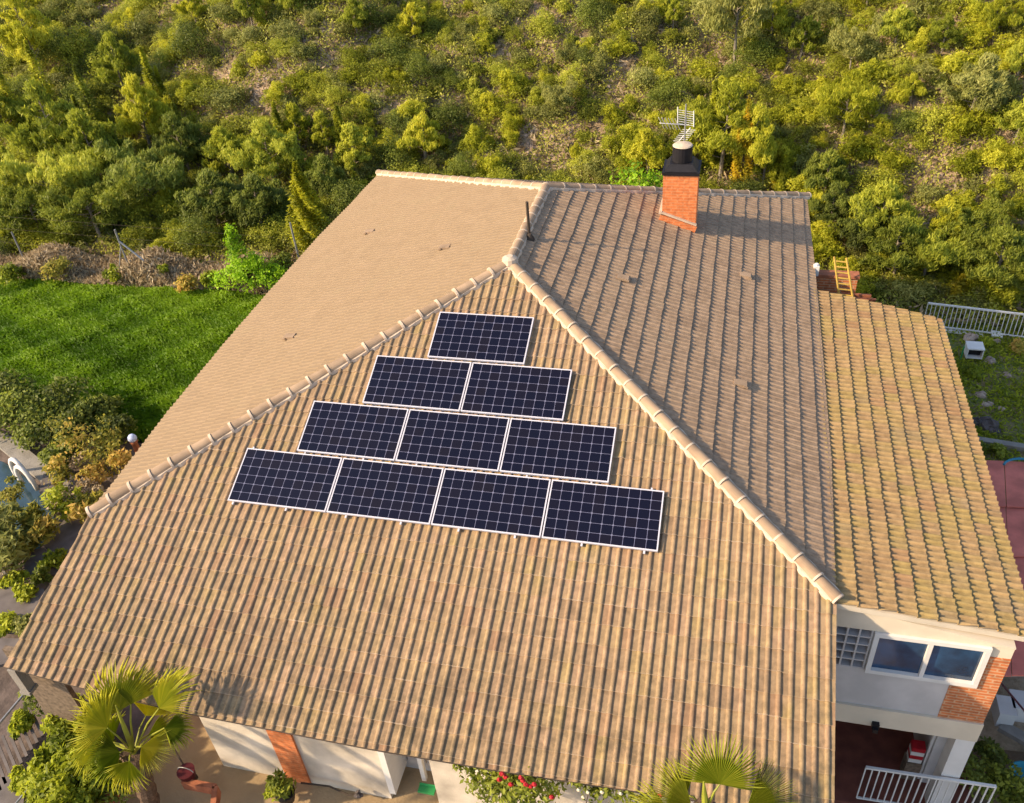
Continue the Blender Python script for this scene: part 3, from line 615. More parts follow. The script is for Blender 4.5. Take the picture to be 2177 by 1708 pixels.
def pine_parts(name, H, cw, seed, n=2600, size=.12, cone=.35, aspect=1.6, trunk_r=.07, low=.25, up=.55):
    """young pine: trunk with limbs (MB) and a crown of needle tufts"""
    rg = random.Random(seed); mb = MB(); lean = (rg.uniform(-.06, .06)*H, rg.uniform(-.06, .06)*H)
    def tp(t): return Vector((lean[0]*t, lean[1]*t, H*t))
    mb.tube([tp(-.03), tp(.3), tp(.65), tp(.93)], [trunk_r*1.25, trunk_r, trunk_r*.55, trunk_r*.15], 7); lobes = []
    K = int(13 + H*3.2)
    for i in range(K):
        t = low + (.97-low)*i/(K-1); a = i*2.4 + rg.uniform(-.4, .4); rel = (t-low)/(1-low)
        reach = cw*.5*((1-rel)**.7*(1-cone) + cone*math.sin(math.pi*min(1, rel+.25)))*rg.uniform(.75, 1.15) + .04
        b = tp(t); e = b + Vector((math.cos(a)*reach, math.sin(a)*reach, reach*up*rg.uniform(.9, 1.7))); mb.tube([b, b.lerp(e, .5) + Vector((0, 0, -.04*reach)), e], [trunk_r*.35, trunk_r*.22, trunk_r*.1], 5, cap=False)
        r = max(.10, reach*rg.uniform(.22, .36)); lobes.append((e.x, e.y, e.z, r, 1.2)); m2 = b.lerp(e, .6); lobes.append((m2.x, m2.y, m2.z+.05, r*.85, 1.2))
        for q in range(2):
            o_ = Vector((rg.uniform(-1, 1), rg.uniform(-1, 1), rg.uniform(-.2, 1.1)))*r*1.5 + e; lobes.append((o_.x, o_.y, o_.z, r*.6, 1.5))
    top = tp(1.0); lobes.append((top.x, top.y, top.z-.05*H, .08*H*.7+.08, 1.4))
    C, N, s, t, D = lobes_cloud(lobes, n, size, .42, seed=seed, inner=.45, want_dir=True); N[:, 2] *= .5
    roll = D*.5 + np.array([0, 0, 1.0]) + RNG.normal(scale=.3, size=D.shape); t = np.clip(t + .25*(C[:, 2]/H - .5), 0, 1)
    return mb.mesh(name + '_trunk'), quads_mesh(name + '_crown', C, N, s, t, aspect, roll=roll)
def spire_mesh(name, H, w_, n, size, seed, aspect=1.8, fork=1):
    rg = np.random.default_rng(seed); Cs = []; 
    for f in range(fork):
        ox, oy = (0, 0) if f == 0 else rg.uniform(-w_*.35, w_*.35, 2); Hf = H if f == 0 else H*rg.uniform(.45, .85); wf_ = w_ if f == 0 else w_*.5; m_ = n//fork
        t = rg.random(m_)**1.25; a = rg.random(m_)*6.283; R_ = wf_*.5*np.minimum((1-t)**.85, .25+t*3)*(.8+.3*np.sin(a*5+t*19)); q = rg.uniform(.5, 1.05, m_)
        Cs.append(np.stack([ox+R_*q*np.cos(a), oy+R_*q*np.sin(a), .05+t*Hf], -1))
    C = np.concatenate(Cs); D = C.copy(); D[:, 2] = .2*H; N = D + rg.normal(scale=.3*w_, size=C.shape)
    tint = np.clip(.35 + .3*np.sin(C[:, 0]*9+C[:, 2]*6) + rg.normal(scale=.15, size=len(C)), 0, 1)
    roll = np.cross(N, np.array([0, 0, 1.0]) + rg.normal(scale=.25, size=C.shape)); roll = np.cross(roll, N)*0 + np.cross(N, np.array([0, 0, 1.0]) + rg.normal(scale=.3, size=C.shape))
    return quads_mesh(name, C, N, size*rg.uniform(.6, 1.2, len(C)), tint, aspect, roll=np.cross(np.array([0, 0, 1.0])+rg.normal(scale=.25, size=C.shape), N))

def put(name, me, loc, sc, rz, label, cat, group, m=None):
    o = bpy.data.objects.new(name, me); COL.objects.link(o); o.location = loc; o.scale = sc if isinstance(sc, (tuple, list)) else (sc, sc, sc); o.rotation_euler = (0, 0, rz)
    return tag(o, label, cat, group)
def with_mat(me, m): me.materials.append(m); return me

# scrub prototypes
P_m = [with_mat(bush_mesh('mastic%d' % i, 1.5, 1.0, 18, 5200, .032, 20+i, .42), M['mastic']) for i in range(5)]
P_g = [with_mat(bush_mesh('broom%d' % i, 1.1, 1.15, 14, 3400, .029, 40+i, .42, 2.0), M['gorse']) for i in range(4)]
P_h = [with_mat(bush_mesh('heath%d' % i, .95, .6, 13, 2400, .025, 60+i, .42, 1.6), M['heath']) for i in range(4)]
P_r = [with_mat(bush_mesh('rosemary%d' % i, .8, .55, 12, 2200, .024, 110+i, .4, 2.0), M['mastic']) for i in range(4)]
P_j = [with_mat(bush_mesh('juniper%d' % i, 1.2, .8, 14, 3600, .028, 130+i, .4, 1.6), M['heath']) for i in range(4)]
P_d = [with_mat(bush_mesh('darkoak%d' % i, 1.7, 1.25, 18, 5200, .033, 80+i, .38), M['dark']) for i in range(4)]

# bare patches of the hillside (picture centre, radii in metres)
bare = []
for u, v, r in ((480, 150, 2.0), (700, 100, 1.2), (1200, 65, 2.6), (1440, 130, 3.0), (1180, 300, 1.8), (1320, 180, 1.6), (760, 35, 1.5), (400, 10, 2.5), (1800, 470, 1.3), (1130, 330, 1.5), (560, 190, 1.3), (1940, 480, 1.2), (230, 30, 1.6), (1960, 390, 1.0), (1500, 60, 1.5)):
    p = PG(u, v); bare.append((p.x, p.y, r))
def bareness(x, y): return max([math.exp(-((x-a)**2 + (y-b)**2)/(r*r)) for a, b, r in bare] + [0])
rg = random.Random(11)
def inview(x, y, z, m=200):
    u, v, d = proj((x, y, z)); return d > 0 and -m < u < 2177+m and -m-40 < v < 760
placed = {k: 0 for k in 'mghdrj'}; total = dict(placed); pts_taken = []
LBL = {'m': ('mastic_bush', 'rounded olive green scrub bush on the hillside', 'bush', 'rounded olive green bushes scattered over the hillside'),
       'g': ('broom_bush', 'yellow green upright scrub bush on the hillside', 'bush', 'yellow green upright bushes on the hillside'),
       'h': ('heath_bush', 'low grey green heath bush on the hillside', 'bush', 'low grey green heath bushes on the hillside'),
       'r': ('rosemary_bush', 'small low olive green bush on the hillside', 'bush', 'small low olive bushes on the hillside'),
       'j': ('juniper_bush', 'medium grey green spreading bush on the hillside', 'bush', 'medium grey green spreading bushes on the hillside'),
       'd': ('oak_bush', 'dark green dense scrub bush on the hillside', 'bush', 'dark dense bushes on the hillside')}
def scatter_scrub(ntry):
    for _ in range(ntry):
        x = rg.uniform(-44, 34); y = rg.uniform(14.5, 62); z = hz(x, y)
        if not inview(x, y, z): continue
        u, v, d = proj((x, y, z))
        b = bareness(x, y)
        if rg.random() < b*1.05: continue
        leftness = sstep(900, 300, u) * sstep(60, 350, v) if False else (max(0, min(1, (750-u)/450)))*max(0, min(1, (v-20)/200))
        r = rg.random(); k = 'm' if r < .18 else 'g' if r < .35 else 'h' if r < .55 else 'r' if r < .73 else 'j' if r < .88 else 'd'
        if leftness > .4 and rg.random() < .6: k = 'd' if rg.random() < .45 else 'm'
        if u > 1500 and rg.random() < .3: k = 'g'
        sc = rg.uniform(.5, 1.05)*(1 + .35*leftness)
        rad_ = {'m': .75, 'g': .55, 'h': .48, 'd': .85, 'r': .4, 'j': .6}[k]*sc
        if any((x-a)**2 + (y-c)**2 < (.50*(rad_+q))**2 for a, c, q in pts_taken): continue
        vis = inview(x, y, z, 0)
        if total[k] >= 299 or (not vis and total[k] - placed[k] >= 30): continue
        pts_taken.append((x, y, rad_)); placed[k] += vis; total[k] += 1
        me = rg.choice({'m': P_m, 'g': P_g, 'h': P_h, 'd': P_d, 'r': P_r, 'j': P_j}[k]); n_, l_, c_, g_ = LBL[k]
        put(n_, me, (x, y, z-.06), (sc, sc*rg.uniform(.85, 1.15), sc*rg.uniform(.8, 1.2)), rg.uniform(0, 6.28), l_, c_, g_)
# bigger trees first (picture: base u, base v, top v)
PINE = []
for i, (H, cw, cone, n_) in enumerate(((3.2, 1.7, .4, 3600), (3.0, 2.3, .75, 3600), (2.6, 1.1, .25, 2600), (3.6, 1.9, .45, 4400), (2.2, 1.5, .55, 2400), (4.2, 2.1, .35, 5000))):
    a, b = pine_parts('pine%d' % i, H, cw, 100+i, int(n_*4.4), .033, cone, 3.0, .06, .22 if i != 1 else .4); with_mat(a, M['palebark']); PINE.append([H, a, b])
CROWNS = {}
def pine(u, vb, vt, k, matn, label, name='pine_tree', group=None, wide=1.0, cat='tree'):
    p = PG(u, vb); d = proj(p)[2]; H0, tr, cr = PINE[k]
    # height from the picture: intersect the top ray with the upright plane through the base
    n = Vector((CAM.x-p.x, CAM.y-p.y, 0)); top = hit(u, vt, p, n); H = max(.6, top.z - p.z); s = H/H0
    root = empty(name, (p.x, p.y, p.z-.05), label, cat, group); root.rotation_euler = (0, 0, rg.uniform(0, 6.28)); root.scale = (s*wide, s*wide, s)
    key = (k, matn)
    if key not in CROWNS:
        me = cr if matn == 'pine' else cr.copy()
        if matn != 'pine': me.materials.clear()
        me.materials.append(M[matn]); CROWNS[key] = me
    t = bpy.data.objects.new('trunk', tr); c = bpy.data.objects.new('crown', CROWNS[key])
    for o in (t, c): COL.objects.link(o); o.parent = root
    pts_taken.append((p.x, p.y, .45*s)); return root
gen = 'young pine with feathery yellow green crown on the hillside'; gg = 'young pines scattered over the hillside'
for u, vb, vt, k, mt, lb, wd in [
 (95, 175, -20, 5, 'gorse', 'tall yellow green pine by the upper left edge of the photo', 1.1), (270, 215, 70, 0, 'pine', None, 1), (35, 330, 165, 3, 'pine', 'dark green pine by the left photo edge, above the fence', 1.2),
 (160, 400, 170, 5, 'pine', 'tallest feathery pine of the left stand', 1.15), (325, 330, 160, 0, 'gorse', 'yellowish pine beside the bare pink patch', 1), (240, 420, 230, 3, 'pine', None, 1.2), (150, 480, 330, 1, 'pine', None, 1.3),
 (410, 380, 240, 3, 'dark', 'dark pine at the foot of the slope left of the roof', 1.3), (500, 385, 270, 4, 'pine', None, 1.2), (640, 330, 225, 2, 'gorse', None, 1.1), (700, 330, 240, 2, 'gorse', None, 1.2),
 (590, 420, 260, 3, 'pine', 'broad pine in the stand just left of the roof corner', 1.4), (905, 345, 250, 4, 'gorse', 'round yellow green pine above the far roof edge', 1.2), (760, 380, 270, 2, 'pine', None, 1.4),
 (20, 470, 300, 3, 'pine', None, 1.3), (330, 470, 330, 1, 'dark', None, 1.4), (470, 500, 360, 3, 'dark', 'dark leafy tree behind the wire fence', 1.6), (560, 500, 370, 3, 'dark', None, 1.5), (100, 520, 400, 1, 'hedge', None, 1.5), (220, 520, 400, 1, 'hedge', None, 1.6),
 (745, 365, 330, 4, 'dark', None, 1.6), (700, 440, 330, 3, 'dark', None, 1.2), (380, 470, 395, 4, 'gorse', 'small tree with golden leaves below the dark pine', 1.6), (20, 520, 420, 4, 'gorse', None, 1.5),
 (1530, 380, 190, 5, 'gorse', 'tall yellow green pine behind the aerial', 1.5), (1470, 345, 240, 1, 'gorse', None, 1.2), (1590, 395, 230, 5, 'gorse', 'slender golden green pine right of the aerial', 1.1),
 (1380, 380, 280, 4, 'gorse', 'bushy yellow tree left of the chimney', 1.4), (1620, 400, 300, 2, 'gorse', None, 1.1), (1660, 410, 320, 2, 'gorse', None, 1.0),
 (1560, 150, -20, 1, 'heath', 'pale open crowned pine at the top, above the aerial', 1.1), (1805, 165, 65, 1, 'heath', 'pale pine with bare leaning trunk in the upper right', 1.0), (1840, 30, -60, 1, 'heath', None, 1.3), (1430, 70, -10, 2, 'pine', None, 1.0),
 (1790, 300, 190, 1, 'gorse', 'round topped yellow green pine right of the antenna', 1.2), (1935, 225, 160, 4, 'gorse', None, 1), (2055, 265, 120, 3, 'heath', 'wide pale grey green pine in the right part of the slope', 1.5), (2150, 320, 200, 3, 'pine', None, 1.2),
 (1700, 130, 40, 4, 'pine', None, 1.1), (2000, 120, 30, 3, 'pine', None, 1.2), (2110, 90, 0, 4, 'gorse', None, 1.1), (1640, 90, 0, 4, 'gorse', None, 1.2), (2160, 180, 90, 4, 'pine', None, 1), (1900, 110, 20, 4, 'pine', None, 1.2),
 (1195, 260, 185, 1, 'heath', 'small pale round pine in the middle of the slope', 1.0), (1230, 350, 305, 4, 'gorse', None, 1.0), (880, 90, 10, 4, 'gorse', None, 1.1), (760, 80, -10, 0, 'pine', None, 1.1), (540, 70, -40, 5, 'pine', None, 1.0), (420, 60, -30, 0, 'gorse', None, 1.0), (620, 40, -40, 3, 'pine', None, 1.1),
 (1760, 500, 395, 3, 'dark', None, 1.2), (1815, 545, 440, 3, 'dark', 'dark tree just beyond the yellow ladder', 1.4), (1900, 600, 470, 3, 'hedge', None, 1.5), (1960, 600, 500, 1, 'pine', None, 1.3), (2110, 640, 490, 3, 'hedge', 'dark green tree behind the white railing', 1.5), (2170, 650, 530, 3, 'hedge', None, 1.4), (1990, 560, 440, 2, 'gorse', None, 1.3), (2060, 560, 450, 1, 'hedge', None, 1.3), (1870, 530, 400, 4, 'pine', None, 1.3), (1750, 430, 330, 4, 'hedge', None, 1.2)]:
    pine(u, vb, vt, k, mt, lb or {'pine': gen, 'gorse': 'young pine with bright yellow green crown on the hillside', 'dark': 'small dark crowned tree at the foot of the hillside', 'hedge': 'dense mid green tree at the foot of the hillside', 'heath': 'pale open crowned young pine on the hillside'}[mt],
         group=None if lb else {'pine': gg, 'gorse': 'bright yellow green pines on the hillside', 'dark': 'dark crowned trees at the foot of the hillside', 'hedge': 'dense mid green trees at the foot of the hillside', 'heath': 'pale open crowned pines on the hillside'}[mt], wide=wd)
def conifer(u, vb, vt, wd, label, mt='golden', fork=1, n=2600, seed=5):
    p = PG(u, vb); n_ = Vector((CAM.x-p.x, CAM.y-p.y, 0)); H = hit(u, vt, p, n_).z - p.z
    root = empty('conifer_tree', p, label, 'tree'); MB().tube([(0, 0, -.1), (0, 0, H*.5), (0, 0, H*.9)], [.05, .035, .008], 6).build('trunk', M['bark'], root, world=False)
    link('crown', spire_mesh('spire', H, wd*H, n, .045, seed, fork=fork), M[mt], root, world=False); pts_taken.append((p.x, p.y, .4*wd*H))
conifer(672, 540, 340, .62, 'golden green conical conifer beside the far left roof edge', 'goldgreen', 1, 9000, 5)
conifer(2032, 645, 585, .9, 'small golden conical conifer behind the white railing', 'golden', 2, 1600, 6)
conifer(1575, 400, 205, .28, 'narrow golden spire conifer right of the chimney', 'golden', 3, 2400, 7)
conifer(1650, 410, 308, .3, 'small golden spire near the roof corner, furthest right of the spires', 'golden', 2, 1200, 8)
for i, (u, vb, vt, wd, mt, lb) in enumerate(((55, 300, 120, .42, 'gorse', 'pointed yellow green young pine at the far left, middle height'), (215, 300, 130, .40, 'pine', 'slim pointed pine left of the bare pink patch'), (120, 260, 75, .40, 'gorse', 'slim yellow green pine in the upper left corner area'), (345, 250, 95, .38, 'gorse', 'slim pointed yellow pine above the bare pink patch'), (610, 345, 215, .40, 'gorse', 'pointed bright pine above the golden conifer'), (735, 330, 225, .42, 'gorse', 'pointed bright pine just left of the far roof corner'), (280, 400, 260, .42, 'pine', 'pointed green pine in the heart of the left stand'), (60, 440, 300, .45, 'pine', 'pointed green pine low in the left stand'), (400, 330, 215, .42, 'pine', 'slim green pine right of the bare pink patch'), (1660, 420, 330, .38, 'gorse', 'pointed yellow pine beside the rear roof corner'), (1510, 360, 175, .36, 'gorse', 'slim tall yellow pine directly behind the aerial'))):
    conifer(u, vb, vt, wd, lb, mt, 2, 5200, 40+i)
scatter_scrub(60000); print('scrub in view', placed, len(pts_taken))
for i in range(34):
    x = rg.uniform(-24, -5); y = rg.uniform(13.1, 15.2); z = hz(x, y); k = rg.choice('mdgh'); me = rg.choice({'m': P_m, 'g': P_g, 'h': P_h, 'd': P_d}[k]); sc = rg.uniform(.6, 1.1)
    put('foot_bush', me, (x, y, z-.05), (sc, sc, sc*1.1), rg.uniform(0, 6.28), {'m': 'olive bush behind the wire fence, at the foot of the slope', 'd': 'dark bush behind the wire fence, at the foot of the slope', 'g': 'yellow green bush behind the wire fence, at the foot of the slope', 'h': 'grey green bush behind the wire fence, at the foot of the slope'}[k], 'bush', {'m': 'olive', 'd': 'dark', 'g': 'yellow green', 'h': 'grey green'}[k] + ' bushes behind the wire fence'); print('scrub', placed)

# undergrowth: tufts, twigs and small stones between the bushes
def scatter_pts(n, x0, x1, y0, y1, seed, margin=300, vmax=720):
    r_ = np.random.default_rng(seed); X = r_.uniform(x0, x1, n); Y = r_.uniform(y0, y1, n); Z = hgt(X, Y)
    q = np.stack([X, Y, Z], -1) - np.array(CAM); d = q @ np.array(FW); u = 1088.5 + FPX*(q @ np.array(RX))/d; v = 854 - FPX*(q @ np.array(UY))/d
    k = (d > 0) & (u > -margin) & (u < 2177+margin) & (v > -margin-30) & (v < vmax); return X[k], Y[k], Z[k], r_
X, Y, Z, r_ = scatter_pts(1400000, -48, 36, 13.5, 64, 3)
cl = np.sin(X*1.9+Y*.7)*np.sin(Y*1.6-X*.5) + .6*np.sin(X*4.3)*np.sin(Y*3.9); keep = cl > -.75; X, Y, Z = X[keep], Y[keep], Z[keep]; n = len(X)
C = np.stack([X, Y, Z + r_.uniform(0, .42, n)*(1+cl[keep]*.5)], -1); N = r_.normal(size=(n, 3)); N[:, 2] += .6
tag(link('undergrowth', quads_mesh('undergrowth', C, N, r_.uniform(.025, .06, n), np.clip(.45+.25*cl[keep]+r_.normal(scale=.15, size=n), 0, 1), 1.2), M['under']), 'low mixed grey green undergrowth covering the slope between bushes', 'undergrowth', kind='stuff')
X, Y, Z, r_ = scatter_pts(230000, -48, 36, 13.5, 64, 4); n = len(X)
C = np.stack([X, Y, Z + r_.uniform(0, .2, n)], -1); N = r_.normal(size=(n, 3))
tag(link('dry_twigs', quads_mesh('dry_twigs', C, N, r_.uniform(.04, .10, n), r_.random(n), 2.2), M['dry']), 'dry brown twigs and straw lying over the slope', 'dry brush', kind='stuff')
mb = MB(); rr = random.Random(5); k = 0
while k < 1300:
    if rr.random() < .7: a, b, r0 = rr.choice(bare); x = rr.gauss(a, r0*.6); y = rr.gauss(b, r0*.6)
    else: x = rr.uniform(-38, 24); y = rr.uniform(15, 58)
    z = hz(x, y)
    if inview(x, y, z): mb.blob((x, y, z), rr.uniform(.03, .13), k, 6, 4, .2, 0, .6)
    k += 1
tag(mb.build('stones', M['rock']), 'pale limestone stones strewn over bare patches of the slope', 'stones', kind='stuff')

# ------------------------------------------------------------------ lawn grass
def in_poly(X, Y, poly):
    c = np.zeros(len(X), bool); n = len(poly)
    for i in range(n):
        x1, y1 = poly[i]; x2, y2 = poly[(i+1) % n]; k = ((y1 > Y) != (y2 > Y)) & (X < (x2-x1)*(Y-y1)/(y2-y1+1e-12)+x1); c ^= k
    return c
X, Y, Z, r_ = scatter_pts(330000, -25, -5, 4, 12.8, 8, vmax=960); k = in_poly(X, Y, lawn_poly) & (np.abs(Y + .09*X - 11.0 - .25*np.sin(X*2)) < 40); X, Y, Z = X[k], Y[k], Z[k]; n = len(X)
q = np.sin(X*2.1+Y*1.3)*np.sin(Y*2.7-X) + .7*np.sin(X*5+Y*2)*np.sin(Y*6.1); hgt_ = .10 + .07*np.clip(q, -1, 1)
C = np.stack([X, Y, Z + hgt_*r_.uniform(.5, 1, n)], -1); D = np.stack([np.full(n, .9), np.full(n, .35), np.full(n, .9)], -1) + r_.normal(scale=.35, size=(n, 3)); N = np.cross(D, r_.normal(size=(n, 3)))
tag(link('grass', quads_mesh('grass', C, N, r_.uniform(.028, .06, n), np.clip(.45+.18*q+.22*np.sin(X*.9+Y*1.9)*np.sin(Y*1.1-X*.4)+.4*sstep(8.5, 12, Y)+r_.normal(scale=.06, size=n)-.25*sstep(-9, -6, X), 0, 1), 1.6, roll=np.cross(N, D)), M['grassb']), 'lush green grass combed by wind on the lawn', 'grass', kind='stuff')

# ------------------------------------------------------------------ garden plants and things, left side
def bush(name, p, w_, h_, m, label, cat='bush', n=1600, size=.05, seed=1, gap=.25, group=None, aspect=1.0, nl=9):
    if name in ('weed_clump', 'creeper_plant'): gap, nl, n, w_, size = .0, 5, int(n*1.6), w_*.85, size*1.25
    me = bush_mesh(name, w_, h_, nl, n, size, seed, gap, aspect); o = link(name, me, M[m]); o.location = p; return tag(o, label, cat, group)
def G(u, v, z=-3.5): return PZ(u, v, z)
# dry brush strip and wire fence along the far edge of the lawn
X, Y, Z, r_ = scatter_pts(60000, -26, -8.5, 11.9, 13.3, 12, vmax=720); n = len(X); C = np.stack([X, Y, Z + r_.uniform(0, .75, n)*(.6+.4*np.sin(X*1.7))], -1); N = r_.normal(size=(n, 3)); N[:, 2] *= .3
tag(link('dry_brush', quads_mesh('dry_brush', C, N, r_.uniform(.025, .06, n), r_.random(n), 3.0), M['dry']), 'strip of dry straw coloured brush along the wire fence', 'dry brush', kind='stuff')
fn = empty('wire_fence', (-14.3, 12.6, -3.5), 'thin wire fence with grey posts along the far edge of the lawn', 'fence')
for (u, vt, vb) in ((280, 480, 575), (52, 487, 545), (-160, 490, 560), (640, 470, 560)):
    p = G(u, vb+8); n_ = Vector((CAM.x-p.x, CAM.y-p.y, 0)); H = hit(u-4, vt, p, n_).z; MB().tube([(p.x, p.y, -3.6), (p.x, p.y, H)], .03, 6).build('post', M['steel'], fn)
p = G(345, 585); q = G(280, 583); MB().tube([(p.x, p.y, -3.5), (q.x, q.y, -2.35)], .03, 6).build('brace', M['steel'], fn); p2 = G(253, 583); MB().tube([(p2.x, p2.y, -3.5), (q.x, q.y, -2.5)], .02, 6).build('brace', M['steel'], fn)
mb = MB()
for z in (-1.95, -2.4, -2.9): mb.tube([(-22, 13.1, z), (-14.3, 12.65, z), (-9, 12.3, z)], .0035, 4)
mb.build('wire', M['rust'], fn)
# bright green vine bush
p = G(525, 612); n_ = Vector((CAM.x-p.x, CAM.y-p.y, 0)); top = hit(522, 475, p, n_)
lob = [(0, 0, .35, .55, .8), (.7, 0, .35, .5, .8), (-.6, .1, .2, .4, .8), (1.2, .1, .25, .42, .7), (-1.1, .1, .1, .28, .7), (.1, 0, .8, .4, .9), (0, 0, 1.15, .24, 1.2), (0, 0, 1.5, .2, 1.2), (.02, 0, top.z+3.5-.25, .17, 1.6), (.5, .1, .75, .3, .9)]
C, N, s, t = lobes_cloud(lob, 6500, .05, .5, seed=9); C[:, 2] = np.maximum(C[:, 2], .02)
vn = link('vine', quads_mesh('vine', C, N, s, t, 1.1), M['bright']); vn.location = p; tag(vn, 'bright lime green vine heaped over a post beside the lawn', 'vine')
for i, (u, v, w_, h_, m_) in enumerate(((400, 612, .9, .35, 'autumn'), (450, 605, .8, .4, 'lime'), (600, 585, 1.2, .7, 'hedge'), (250, 595, .7, .5, 'lime'), (120, 590, 1.2, .5, 'autumn'), (350, 590, .5, .6, 'lime'), (20, 600, 1.2, .5, 'lime'))):
    bush('weed_clump', G(u, v), w_, h_, m_, ['low rust and green weeds left of the vine heap', 'low lime weeds against the vine heap', 'green weeds between the vine heap and the roof', 'yellow green weed below the fence post', 'brownish weeds at the lawn edge, left', 'slim yellow weed beside the fence brace', 'yellow green weeds at the left end of the lawn edge'][i], 'weed', 700, .045, 200+i)
# hedge and shrubs in front of the lawn
hd = [(40, 880, 1.8, .9), (120, 850, 1.5, .8), (85, 905, 1.3, .8), (170, 900, 1.3, .9), (30, 820, 1.5, .6), (215, 870, 1.2, .7), (135, 965, .9, .7), (250, 905, 1.0, .7)]
for i, (u, v, w_, h_) in enumerate(hd):
    bush('hedge_shrub', G(u, v+25), w_, h_*.8, 'dark', 'dark olive shrub of the loose hedge between lawn and pool', 'shrub', 1700, .055, 220+i, .2, 'dark olive shrubs of the loose hedge')
at_ = [(180, 950, 1.2, 1.2), (235, 960, 1.2, 1.1), (140, 1015, .7, .8), (205, 1010, .8, .7), (270, 985, .7, .7)]
for i, (u, v, w_, h_) in enumerate(at_):
    bush('persimmon_shrub', G(u, v+20), w_, h_, 'autumn', 'leggy shrub with orange and yellow leaves near the globe lamp', 'shrub', 800, .05, 240+i, .45, 'orange leaved shrubs near the globe lamp')
at2 = [(85, 1125, .5, 1.1), (160, 1085, .8, .8), (110, 1140, .6, .8), (200, 1090, .7, .7), (60, 1160, .6, .7)]
for i, (u, v, w_, h_) in enumerate(at2):
    bush('canna_plant', G(u, v+15), w_, h_, 'autumn' if i != 1 else 'lime', 'tall leafy plant with yellow and rusty leaves beside the pool', 'plant', 650, .06, 260+i, .45, 'tall rusty leaved plants beside the pool', 1.8)
bush('lavender_bush', G(20, 1190), 1.3, .8, 'heath', 'grey green spiky bush with pale tips below the pool corner', 'bush', 1800, .05, 281, .2, None, 2.4)
bush('lavender_bush', G(0, 1130), 1.0, .8, 'heath', 'grey flowering bush at the left photo edge beside the pool', 'bush', 1200, .05, 282, .2, None, 2.2)
for i, (u, v, s_) in enumerate(((60, 1270, .5), (120, 1205, .5), (20, 1330, .5), (150, 1270, .45), (35, 1240, .5))):
    bush('creeper_plant', G(u, v), s_*1.2, .28, 'lime', 'low yellow green creeper between the grey paving slabs', 'plant', 350, .04, 290+i, .4, 'low creepers between the paving slabs')
for i, (u, v, w_, h_, m_, lb) in enumerate(((150, 1075, .8, .7, 'dry', 'bare twiggy shrub with pinkish stems right of the pool ladder'), (195, 1050, .7, .6, 'dry', 'bare twiggy shrub beside the roof edge, below the globe lamp'), (40, 1060, .5, .8, 'autumn', 'slender orange tipped plant standing in front of the pool water'), (-10, 1215, .9, .5, 'dry', 'dry flowering clump at the left photo edge above the slabs'), (60, 1330, .5, .3, 'heath', 'grey green weed between the lower slabs'), (185, 975, .6, .5, 'dry', 'dry pale twig bush among the orange shrubs'), (90, 1225, .4, .35, 'hedge', 'green weed above the large purplish slab'))):
    bush('garden_shrub', G(u, v+12), w_, h_, m_, lb, 'shrub', 1100, .04, 500+i, .35)
# pool
zc = -3.47
sheet('pool_water', [G(-260, 880), G(0, 968), G(90, 1030), G(110, 1100), G(60, 1170), G(-260, 1250)], .015, M['water'])
a, b, c = G(-120, 895), G(8, 938), G(175, 1072); mb = MB(); w2 = Vector((.16, .30, 0))
for s0, s1 in ((a, b), (b, c)):
    d_ = (s1-s0).normalized(); nn = Vector((-d_.y, d_.x, 0))*.19; mb.prism([s0-nn, s1-nn, s1+nn, s0+nn], -3.55, zc + (.004 if s0 is b else 0))
tag(mb.build('pool_coping', M['concrete']), 'pale grey stone edging along the upper side of the pool', 'pool edge')
lad = empty('pool_ladder', G(55, 1015), 'white curved pool ladder rails at the pool corner', 'ladder'); 
for k in (0, 1):
    p = G(50 + 12*k, 1016 + 16*k); MB().tube([p + Vector((.30*math.cos(t)*-1, .10*math.cos(t), .50*math.sin(t) + .05)) for t in np.linspace(-.25, math.pi+.1, 12)], .05, 8).build('rail', M['white'], lad, smooth=True)
bw = MB(); p, q = G(-120, 850), G(36, 893); bw.obox(p + Vector((0, 0, .2)), q + Vector((0, 0, .2)), .35, .4); tag(bw.build('low_wall', M['slab']), 'low pale blue grey wall at the left edge above the pool', 'wall')
# paving slabs
sl = [[(95, 1165), (140, 1105), (190, 1125), (175, 1190), (150, 1200)], [(50, 1175), (95, 1168), (150, 1203), (120, 1225), (55, 1225)], [(-10, 1240), (95, 1255), (100, 1275), (60, 1350), (-10, 1345)], [(110, 1235), (165, 1225), (150, 1300), (105, 1320)], [(-10, 1360), (60, 1362), (35, 1410), (-10, 1420)], [(150, 1010), (190, 1030), (180, 1065), (145, 1050)], [(95, 1010), (150, 1065), (130, 1085), (85, 1050)]]
for i, s_ in enumerate(sl):
    pts = [G(*q) for q in s_]; tag(MB().prism(pts, -3.52, -3.46 + .003*i).build('paving_slab', M['slab']), ['grey slab nearest the roof edge, right of the lavender', 'grey slab below the lavender bush', 'large purplish slab at the left photo edge', 'slab between the large purplish slab and the roof', 'lowest slab at the left photo edge', 'small slab among the orange shrubs', 'slab under the pool ladder corner'][i], 'paving slab', 'irregular grey paving slabs')
# globe lamp
lampp = G(297, 968); lm = empty('globe_lamp', lampp, 'bluish white globe garden lamp on a terracotta pedestal beside the roof edge', 'lamp')
MB().lathe(lampp, [(.11, 0), (.075, .08), (.07, .38), (.10, .42)], 14).build('pedestal', M['terracotta'], lm, smooth=True)
mb = MB(); mb.lathe(lampp + Vector((0, 0, .421)), [(.04, 0), (.08, .03), (.105, .08), (.095, .14), (.06, .18), (.015, .195)], 16)
M['globe'] = mat('opal_globe', (.60, .68, .92), .3, .1, 4); mb.build('globe', M['globe'], lm, smooth=True)

